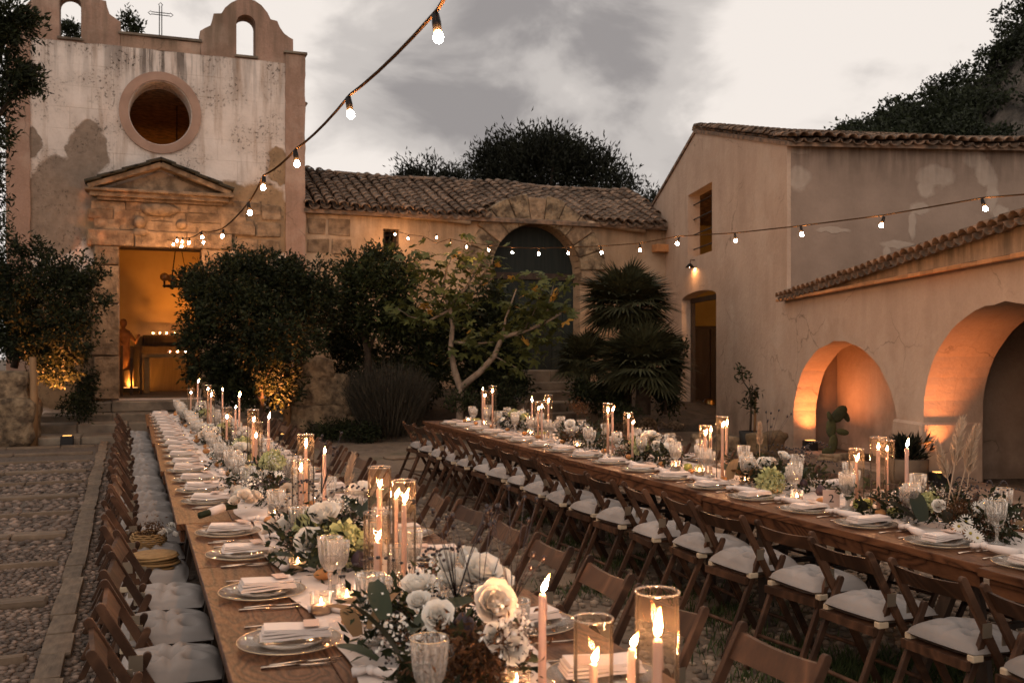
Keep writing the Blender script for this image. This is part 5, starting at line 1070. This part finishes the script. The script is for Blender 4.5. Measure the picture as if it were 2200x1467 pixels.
for k in range(0, 8): y = LY[k]+.3; P(FAV, f'knotted white linen favour, {ORD[k]} from the camera on the left table', 'knotted favours', (LX(y)+.42, y+random.uniform(-.03, .03), TZ+.014), random.uniform(-.6, .6)+2, .8)
# ================================================================ candles
M_wick = mk('wick', (.02, .015, .012))
def taper(label, p, ztop, base=.0):
    t = thing('taper_candle', label, 'candle', (p.x, p.y, TZ), random.uniform(-.3, .3), 'taper candles'); h = max(.08, ztop-TZ)
    b = MB(); b.lathe([(0, .018), (.0118, .018), (.0108, h*.5), (.0098, h-.006), (.007, h), (0, h-.002)], 12)
    for _ in range(random.choice((0, 1, 2, 3))): a = random.uniform(0, 6.28); l_ = random.uniform(.02, .09); b.tube([(.0095*math.cos(a), .0095*math.sin(a), h-.004), (.0106*math.cos(a), .0106*math.sin(a), h-l_*.6), (.011*math.cos(a), .011*math.sin(a), h-l_)], [.002, .0024, .0032], 5)
    put('wax', b.mesh('wax', M_wax, True), t)
    b = MB(); b.lathe([(0, 0.006), (.036, .006), (.036, .01), (.014, .014), (.0125, .034), (.0135, .04)], 14); put('holder', b.mesh('holder', M_gold if random.random() < .3 else M_clear, True), t)
    b = MB(); b.tube([(0, 0, h-.003), (.001, 0, h+.012)], .0011, 4); put('wick', b.mesh('wick', M_wick), t)
    f = put('flame', flame_mesh, t, (0, 0, h+.005), (random.uniform(-.12, .12), random.uniform(.05, .5), 0), (random.uniform(1.0, 1.3),)*2+(random.uniform(.65, 1.25),))
def hurricane(label, p, ztop):
    h = ztop-TZ; r = .046; t = thing('hurricane_glass', label, 'glass', (p.x, p.y, TZ+.004), 0, 'hurricane glasses'); b = MB(); b.lathe([(r, .0), (r, h-.01)], 28); put('cylinder', b.mesh('cylinder', M_hurr, True), t)
    b = MB(); b.tube([((r)*math.cos(a), (r)*math.sin(a), h-.01) for a in np.linspace(0, 2*math.pi, 29)], .0022, 5); put('lip', b.mesh('lip', M_clear, True), t)
    b = MB(); b.lathe([(0, .0), (r-.002, .0), (r, .006), (0, .007)], 28); put('base', b.mesh('base', M_clear, True), t)
LC = [(1165, 2.6, 1275, None), (1275, 2.3, 1425, 1322), (1358, 2.22, 1392, None), (1412, 2.08, 1372, 1264), (815, 4.0, 1048, 1000), (868, 3.85, 1082, 1029), (809, 3.5, 1163, 1097), (850, 4.25, 1070, None), (657, 5.5, 960, 931), (646, 5.15, 1014, 986), (697, 5.3, 975, None), (544, 7.6, 906, 878), (550, 7.2, 940, 905), (577, 7.4, 900, None), (487, 9.2, 900, 874), (506, 9.6, 878, None), (514, 9.9, 853, None), (446, 12.0, 838, 826), (453, 11.5, 852, 838), (410, 14.0, 846, 834), (425, 14.2, 822, None), (478, 11.8, 839, None)]
for k, (u, d, v, hv) in enumerate(LC):
    p = pt(u, d, v); kind = 'inside a tall glass cylinder' if hv else 'standing free'
    taper(f'lit taper candle {kind}, {ORD[k]} along left table', p, p.z)
    if hv: hurricane(f'tall clear glass cylinder round a candle, {ORD[k]} of the left table candle group', p, pt(u, d, hv).z)
RC = [(1037, 838, None), (1041, 853, 838), (1058, 843, 828), (1143, 863, None), (1156, 880, 861), (1164, 877, None), (1178, 864, 847), (1306, 886, 865), (1316, 883, None), (1350, 898, 885), (1359, 911, None), (1515, 936, 912), (1527, 929, None), (1552, 918, 893), (1561, 915, None), (1840, 991, 962), (1887, 965, 937), (1905, 970, 943), (1948, 961, None)]
for k, (u, v, hv) in enumerate(RC):
    X = 4.12+.12*math.sin(k*2.3); d = F*X/(CT*(u-290)); p = pt(u, d, v); kind = 'inside a tall glass cylinder' if hv else 'standing free'
    taper(f'lit taper candle {kind}, {ORD[k]} from far end of right table', p, p.z)
    if hv: hurricane(f'tall clear glass cylinder round a candle, {ORD[k]} of the right table from the left', p, pt(u, d, hv).z)
for k, (u, d) in enumerate(((745, 3.72), (640, 4.3), (590, 5.6), (520, 7.9), (470, 9.4), (1110, 2.75), (690, 3.6))):
    p = pt(u, d, z=TZ); votive(f'small votive candle in glass, {ORD[k]} listed on the left table'.replace(' listed', ''), (p.x, p.y, TZ+.012), 'votive candles on the left table')
for k, (u, v) in enumerate(((1006, 905), (1040, 912), (1140, 935), (1240, 962), (1452, 1008), (1503, 1020), (1712, 1078), (1600, 1040))):
    p = gnd(u, v+4, TZ); votive(f'small votive candle in glass, {ORD[k]} from the left on the right table', (p.x, p.y, TZ+.012), 'votive candles on the right table')
# ================================================================ flowers
M_petal = mk('cream petal', (.90, .79, .67), (.86, .70, .56), 12, 4, .75, trans=.14, orand=.08)
M_petw = mk('white petal', (.90, .85, .77), (.85, .77, .68), 10, 4, .75, trans=.14, orand=.06)
M_hyd = mk('hydrangea floret', (.50, .50, .22), (.62, .60, .34), 6, 4, .8, island=.2, trans=.2)
M_dk = foliage_mat('arrangement greenery', (.020, .027, .011), (.034, .036, .015), .6)
M_rust = foliage_mat('rusty dried foliage', (.11, .05, .02), (.06, .03, .015), .4)
M_mag = mk('magnolia leaf', (.022, .030, .014), (.035, .04, .018), 3, 3, .45, spec=.22, orand=.3); M_magb = mk('magnolia underside', (.20, .11, .045), (.16, .085, .035), 3, 3, .7)
M_berry = mk('dark berry', (.022, .012, .012), rough=.3, spec=.5); M_pamp = mk('pampas plume', (.62, .46, .33), (.52, .37, .25), 6, 4, .9, trans=.3, island=.1); M_eye = mk('daisy eye', (.40, .32, .06), rough=.9); M_grape = mk('purple fig', (.035, .022, .03), (.05, .03, .035), 4, 3, .4)
def rose_mesh(mat):
    b = MB()
    for n_, r0, ln, w, tl, cu in ((5, .006, .055, .062, .95, -.1), (5, .005, .052, .056, .68, -.25), (5, .005, .048, .05, .45, -.35), (4, .003, .042, .042, .25, -.45), (3, .002, .036, .03, .1, -.4)):
        o = random.random()*6
        for k in range(n_): b.petal(o+6.283*k/n_+random.uniform(-.15, .15), r0, ln*random.uniform(.92, 1.08), w, tl+random.uniform(-.08, .08), cu, cup=.32, nj=5, pw=.45)
    return b.mesh('rose', mat, True, False)
ROSE = [rose_mesh(M_petal), rose_mesh(M_petw), rose_mesh(M_petw)]
b = MB()
for k in range(6): b.petal(1.047*k, .004, .055, .04, .5 if k % 2 else .7, -.9, cup=.35, nj=5, pw=.5)
TULIP = b.mesh('tulip', M_petw, True, False)
b = MB()
for k in range(15): b.petal(.419*k, .008, .03, .009, 1.35+random.uniform(-.15, .1), .15, cup=.1, nj=3)
DAISY = b.mesh('daisy', M_petw, True, False); EYE_ = MB().ico((0, 0, .002), (.009, .009, .005), 0).mesh('daisy_eye', M_eye, True)
n = 420; Dn = unit(rng.normal(size=(n, 3))); Dn[:, 2] = np.abs(Dn[:, 2])*1.0-.25*(rng.random(n) < .5); Dn = unit(Dn); HY_ = quads('hydrangea', leafquads(Dn*.05*rng.uniform(.8, 1.08, (n, 1)), .022, .95, Dn*0+rng.normal(size=(n, 3)), .3), M_hyd)
HYC = MB().ico((0, 0, 0), .042, 0, True).mesh('hydrangea_core', M_hyd, True)
n = 70; a = rng.normal(0, .026, (n, 3)); SPRAY = quads('white_spray', leafquads(a+[0, 0, .03], .011, .9), M_petw)
b = MB(); b.petal(0, 0, .13, .055, 1.0, .5, cup=.3, nj=5); MAG = b.mesh('magnolia_leaf', M_mag, True, False); MAGB = MB().petal(0, 0, .13, .055, 1.0, .5, cup=.3, nj=5).mesh('magnolia_leaf', M_magb, True, False)
def pampas():
    n = 700; q = rng.random(n); P_ = np.c_[rng.normal(0, .004, n), rng.normal(0, .004, n), .1+.16*q]; a = rng.uniform(0, 6.28, n); D_ = np.c_[np.cos(a)*.35, np.sin(a)*.35, np.ones(n)]
    return quads('pampas_plume', leafquads(P_, rng.uniform(.03, .06, n)*(1.1-.5*q), .07, D_, .25), M_pamp)
PAMP = pampas(); PSTEM = MB().tube([(0, 0, -.1), (0, 0, .12)], .0025, 5).mesh('plume_stem', M_pamp)
def pods():
    b = MB()
    for k in range(9):
        a = random.uniform(0, 6.28); h = random.uniform(.14, .26); tip = Vector((math.cos(a)*h*.4, math.sin(a)*h*.4, h)); b.tube([(0, 0, 0), tip*.5+Vector((0, 0, .01)), tip], [.0014, .001, .0008], 4); b.ico(tip, (.006, .006, .009))
    return b.mesh('seed_pods', M_berry, True)
PODS = [pods(), pods(), pods()]
def berries():
    b = MB()
    for k in range(5):
        a = random.uniform(0, 6.28); p = Vector((0, 0, .02)); v = Vector((math.cos(a), math.sin(a), .9))*.018
        for q in range(11): b.ico(p, .0045); p = p+v; v = v+Vector((0, 0, -.0032))
    return b.mesh('berry_strand', M_berry, True)
BERR = [berries(), berries()]
FIGM = MB().lathe([(0, 0), (.022, .004), (.03, .022), (.022, .042), (.008, .058), (0, .062)], 12).mesh('purple_fig', M_grape, True)
RUSTM = quads('rusty_sprig', leafquads(rng.normal(0, .036, (420, 3))*[1, 1, .6]+[0, 0, .015], rng.uniform(.008, .024, 420), .3, up=.5), M_rust)
def arrangement(label, c, ln, wd, ht, seed, items, n=900):
    random.seed(seed); t = thing('flower_arrangement', label, 'flowers', (c[0], c[1], TZ), 0, 'table flower arrangements')
    lobes = [((random.uniform(-.25, .25)*wd, ln*(k/5-.5)*.95, ht*random.uniform(.2, .42)), (wd*.42, ln*.16, ht*.42)) for k in range(6)]
    P_, D_ = crown(lobes, n//12, 12, .03, .6); P_[:, 2] = np.maximum(P_[:, 2], .012); V = leafquads(P_, rng.uniform(.025, .06, len(P_)), .42, D_, 1.); V[:, :, 2] = np.maximum(V[:, :, 2], .008); f = put('greenery', quads('greenery', V, M_dk), t, kind='stuff')
    def it(kind, x, y, z, s=1., tilt=None):
        az = random.uniform(0, 6.28); tl = random.uniform(.1, .7) if tilt is None else tilt; rot = Vector((x+random.uniform(-.03, .03)-.02, y-.12, z*1.3+.05)).to_track_quat('Z', 'Y').to_euler() if kind not in ('pods', 'pampas', 'berry', 'leaf', 'leafb', 'fig', 'rust', 'spray') else Euler((random.uniform(-.35, .35), random.uniform(-.35, .35), az))
        if kind in ('leaf', 'leafb'): rot = Euler((random.uniform(-.4, .4), random.uniform(-.5, .3), az))
        m = {'rose': ROSE[0], 'white': ROSE[1], 'tulip': TULIP, 'daisy': DAISY, 'hyd': HY_, 'spray': SPRAY, 'leaf': MAG, 'leafb': MAGB, 'pampas': PAMP, 'pods': random.choice(PODS), 'berry': random.choice(BERR), 'fig': FIGM, 'rust': RUSTM}[kind]
        nm = {'rose': 'rose', 'white': 'rose', 'tulip': 'tulip', 'daisy': 'daisy', 'hyd': 'hydrangea', 'spray': 'white_spray', 'leaf': 'magnolia_leaf', 'leafb': 'magnolia_leaf', 'pampas': 'pampas_plume', 'pods': 'seed_pods', 'berry': 'berry_strand', 'fig': 'purple_fig', 'rust': 'rusty_sprig'}[kind]
        o = put(nm, m, t, (x, y, z), rot, s, kind='stuff' if kind in ('spray', 'rust', 'berry', 'pods') else None)
        if kind == 'daisy': put('daisy_eye', EYE_, o)
        if kind == 'hyd': put('hydrangea_core', HYC, o)
        if kind == 'pampas': put('plume_stem', PSTEM, o)
    for q in items:
        k, u, v, d = q[:4]; p = pt(u, d, v); it(k, p.x-c[0], p.y-c[1], p.z-TZ, *(q[4:]))
    for kind, cnt, s in (('rose', 3, 1.1), ('white', 5, 1.15), ('spray', 5, 1.), ('leaf', 11, 1.1), ('leafb', 4, 1.1), ('hyd', 2, 1.3), ('berry', 3, 1.), ('pods', 2, .8), ('rust', 5, 1.), ('fig', 3, 1.), ('daisy', 3, 1.)):
        for _ in range(cnt if not items or kind in ('spray', 'leaf', 'leafb', 'berry', 'rust') else cnt//3):
            y = random.uniform(-.48, .48)*ln; e = 1-(2*y/ln)**2*.75; x = random.gauss(0, .24)*wd; z = ht*e*random.uniform(.45, .85)*(1-.6*abs(x)/wd)
            if kind in ('rust', 'leaf', 'leafb', 'fig'): z *= .55
            it(kind, x, y, max(z, .03), s*random.uniform(.8, 1.15))
    return t
arrangement('large near arrangement with big cream bloom, tulips and seed pods on the left table', (.90, 2.98), .95, .42, .26, 3, [('rose', 1055, 1305, 2.72, 1.35), ('tulip', 1000, 1215, 3.05, 1.2), ('white', 900, 1300, 3.0, .8), ('white', 1065, 1255, 2.95, 1.0), ('white', 970, 1260, 3.1, 1.1), ('daisy', 925, 1330, 2.9, 1.3), ('white', 1010, 1250, 3.0, .8), ('pods', 1030, 1330, 2.9, 1.3), ('pods', 1100, 1300, 2.8, 1.2), ('pods', 980, 1290, 2.9, 1.2), ('spray', 930, 1270, 3.1, 1.5), ('spray', 1100, 1390, 2.6, 1.4), ('rust', 1020, 1430, 2.6, 1.5), ('rust', 960, 1420, 2.65, 1.5), ('rust', 990, 1450, 2.6, 1.6), ('white', 1095, 1395, 2.6, .9), ('white', 1030, 1240, 2.95, 1.3), ('white', 940, 1330, 2.75, 1.0), ('tulip', 960, 1225, 3.05, 1.2), ('white', 1060, 1370, 2.6, .8), ('leaf', 880, 1360, 2.8, 1.6), ('leaf', 860, 1420, 2.7, 1.6), ('fig', 950, 1370, 2.75, 1.2), ('fig', 1000, 1375, 2.75, 1.3), ('leafb', 800, 1350, 3.0, 1.3), ('leaf', 830, 1330, 3.0, 1.2), ('spray', 850, 1390, 2.8, 1.2), ('rust', 1070, 1410, 2.6, 1.5), ('berry', 900, 1250, 3.0, 1.3), ('daisy', 905, 1390, 2.8, 1.2)], 1500)
arrangement('arrangement of white roses and green hydrangea over dark leaves on the left table', (.84, 4.62), .85, .42, .28, 4, [('white', 697, 1118, 4.55, 1.6), ('white', 668, 1170, 4.35, 1.5), ('hyd', 737, 1168, 4.35, 1.6), ('hyd', 662, 1135, 4.6, 1.2), ('leaf', 775, 1110, 4.6, 1.5), ('leaf', 790, 1125, 4.7, 1.4), ('leaf', 625, 1180, 4.5, 1.4), ('pampas', 735, 1090, 4.9, 1.), ('berry', 690, 1090, 4.5, 1.4), ('rose', 760, 1060, 5.2, .9), ('white', 780, 1050, 5.3, .8), ('pods', 690, 1060, 4.9, 1.2), ('fig', 770, 1215, 4.2, 1.2), ('leaf', 700, 1210, 4.3, 1.3), ('rust', 640, 1120, 4.8, 1.2)], 1300)
LA_ = [('cluster with pale peony and brown sprigs beside the third candle group on the left table', 6.75, .9, .27), ('leafy arrangement with cream blooms at the middle of the left table', 8.5, .8, .25), ('dark leafy arrangement with white blooms near the far third of the left table', 10.6, .9, .26), ('farthest leafy arrangement on the left table before the church', 13.6, 1.2, .26)]
for k, (lab, y, ln, ht) in enumerate(LA_): arrangement(lab, (LX(y)+.62, y), ln, .4, ht, 11+k, [('white', *q) for q in ()], 800)
arrangement('arrangement of white daisies and pale dried fan palm on the right table', (4.12, 4.25), .95, .42, .27, 21, [('daisy', 2075, 1120, 5.0, 1.), ('daisy', 2085, 1145, 4.95, 1.), ('daisy', 2060, 1130, 5.0, .95), ('daisy', 2120, 1085, 5.05, 1.), ('daisy', 2100, 1090, 5.1, .9), ('daisy', 2100, 1155, 4.9, .9), ('pampas', 2040, 1060, 5.2, 1.5), ('pampas', 2060, 1060, 5.2, 1.4), ('pampas', 2075, 1070, 5.25, 1.3), ('pampas', 2050, 1075, 5.2, 1.2), ('hyd', 1995, 1080, 5.4, 1.0), ('white', 2015, 1090, 5.2, .8), ('rust', 2060, 1100, 5.1, 1.2), ('leaf', 1985, 1120, 5.3, 1.5), ('leaf', 1960, 1110, 5.4, 1.4), ('berry', 2140, 1080, 5.1, 1.3)], 1200)
arrangement('arrangement of green hydrangea, white roses and dark berries on the right table', (4.2, 5.95), .85, .40, .27, 22, [('hyd', 1655, 1035, 6.7, 1.6), ('white', 1640, 1000, 6.9, 1.1), ('white', 1680, 985, 7.0, 1.0), ('white', 1610, 1005, 7.0, .9), ('pampas', 1632, 985, 7.0, 1.0), ('berry', 1730, 1010, 6.6, 1.6), ('berry', 1720, 990, 6.7, 1.6), ('pods', 1650, 970, 7.0, 1.2), ('fig', 1765, 1065, 6.3, 1.2), ('leafb', 1570, 1030, 7.0, 1.6)], 1100)
for k, (lab, y, ln, ht) in enumerate((('arrangement with spiky aloe leaves and brown bloom at the middle of the right table', 7.6, .85, .28), ('reddish leafy arrangement with a white plume past the middle of the right table', 9.2, .9, .28), ('farthest arrangement of white roses and foliage on the right table', 11.2, .9, .28), ('nearest arrangement at the right frame edge on the right table', 2.6, .8, .26))):
    arrangement(lab, (RX(y)+.62, y), ln, .42, ht, 31+k, [('rust', 1242, 880, 10.0, 1.5), ('white', 1225, 915, 9.8, 1.2)] if k == 1 else [], 800)
random.seed(99)
# bouquet lying on the left table, things on two chairs
bq = thing('bridal_bouquet', 'small round bouquet of cream flowers with ribbon lying on the left table', 'bouquet', (LX(6)+.3, 5.95, TZ+.035), .2, scale=1.25)
b = MB(); b.tube([(-.16, -.04, .0), (-.04, 0, .02), (.02, 0, .03)], [.016, .014, .02], 8); put('stems', b.mesh('stems', M_dk, True), bq); b = MB(); b.tube([(-.11, -.025, .008), (-.04, 0, .02)], [.02, .022], 8); put('ribbon', b.mesh('ribbon', M_linen, True), bq)
for k in range(9): a = k*2.4; r = .018*math.sqrt(k)*1.5; put('rose', random.choice(ROSE), bq, (.06+r*math.cos(a)*.7, r*math.sin(a), .05+.02*math.cos(k)), (.3*math.sin(a), .6, a), .75)
put('berry_strand', BERR[0], bq, (.1, 0, .06), kind='stuff'); put('white_spray', SPRAY, bq, (.08, .03, .05), scale=1.3, kind='stuff')
fan = thing('raffia_fans', 'stack of woven straw fans lying on a path-side chair', 'fans', (LX(6)-.12, lcy[4], .515), .1); M_straw = mk('straw', (.33, .20, .085), (.24, .14, .055), 30, 4, .8, stretch=(1, 1, 12))
for k in range(7): b = MB(); b.lathe([(0, .0), (.12, .0), (.13, .006), (.12, .012), (0, .012)], 20); put('fan', b.mesh('fan', M_straw, True), fan, (random.uniform(-.012, .012), random.uniform(-.012, .012), .0125*k), (random.uniform(-.05, .05), random.uniform(-.05, .05), 0))
bk = thing('wicker_basket', 'small wicker basket with dried flowers on a path-side chair', 'basket', (LX(6)-.15, lcy[5]+.02, .515))
b = MB()
for k in range(9): z = .012*k; r = .075+.03*math.sin(k/8*2.6); b.tube([(r*math.cos(a), r*math.sin(a), z+.003*math.sin(a*12+k*3)) for a in np.linspace(0, 6.283, 25)], .0065, 5)
put('weave', b.mesh('weave', M_straw, True), bk)
for k in range(8): put('rose', ROSE[1], bk, (.12+random.uniform(-.04, .05), random.uniform(-.06, .06), .07+random.uniform(0, .05)), (random.uniform(-.5, .5), .5, k), .6)
put('rusty_sprig', RUSTM, bk, (.03, 0, .1), scale=1.2, kind='stuff')
# fruit, cards
M_app = mk('green apple', (.30, .30, .07), (.22, .24, .05), 6, 3, .4, orand=.15); APPM = MB().lathe([(0, .006), (.015, .0), (.03, .012), (.036, .032), (.03, .054), (.012, .062), (0, .056)], 14).mesh('apple', M_app, True); STM = MB().tube([(0, 0, .055), (.004, 0, .075)], .0018, 4).mesh('stalk', M_bark)
def fruit(label, p, s=1.): t = thing('green_apple', label, 'apple', (p.x, p.y, TZ+.012), random.uniform(0, 3), 'green apples', scale=s); put('skin', APPM, t); put('stalk', STM, t)
for k, (u, v) in enumerate(((1845, 1098), (1862, 1097), (1500, 1018), (1478, 1015))): fruit(['green apple, left of a pair by the table number on the right table', 'green apple, right of a pair by the table number on the right table', 'green apple, right one beside a votive mid right table', 'green apple, left one beside a votive mid right table'][k], gnd(u, v, TZ))
b = MB(); b.lathe([(.03, .03), (.05, .006), (.0, .0)], 14); b.v = [(x*2.3, y*.75, z) for x, y, z in b.v]
MEL = b.mesh('melon_wedge', mk('melon flesh', (.36, .36, .11), (.45, .40, .16), 5, 3, .5), True)
for k, (u, v) in enumerate(((1925, 1105), (1165, 935), (1020, 905))): p = gnd(u, v, TZ); thing('melon_wedge', ['green melon wedge beside the goblets near the daisies', 'green melon wedge among candles past mid right table', 'green melon wedge at the far end of the right table'][k], 'melon', (p.x, p.y, TZ+.012), .3, 'melon wedges', MEL)
def number_card(label, p, rz, txt, arched):
    t = thing('table_number_card', label, 'card', (p.x, p.y, TZ+.012), rz); w, h = .05, .13
    lp = [(-w, 0), (w, 0), (w, h-w)]+arc(0, h-w, w, w, .0, math.pi, 10)[1:-1]+[(-w, h-w)] if arched else [(-w, 0), (w, 0), (w, h*.8), (-w, h*.8)]
    b = MB(); b.prism([(x, 0, z) for x, z in lp], (0, .004, 0)); put('card', b.mesh('card', M_card), t)
    if txt:
        cu = bpy.data.curves.new('digit', 'FONT'); cu.body = txt; cu.size = .07; cu.align_x = 'CENTER'; ob = bpy.data.objects.new('digit', cu); me = bpy.data.meshes.new_from_object(ob); bpy.data.objects.remove(ob)
        me.materials.clear(); me.materials.append(M_black); put('digit', me, t, (0, -.0015, .03), (math.pi/2, 0, 0))
number_card('blush table card with the number 2 on the right table', gnd(1786, 1093, TZ), -R(26), '2', False)
number_card('blank arched blush card among the flowers on the left table', pt(622, 5.0, z=TZ), -R(12), None, True)
number_card('small blush table card between goblets at the middle of the right table', gnd(1332, 978, TZ), -R(30), None, False)
for o in (CHG, PLT, NAP, CARD, FRK, KNF, GB1, GB2, BRD, FAV):
    if o.get('label') == '-': bpy.data.objects.remove(o)
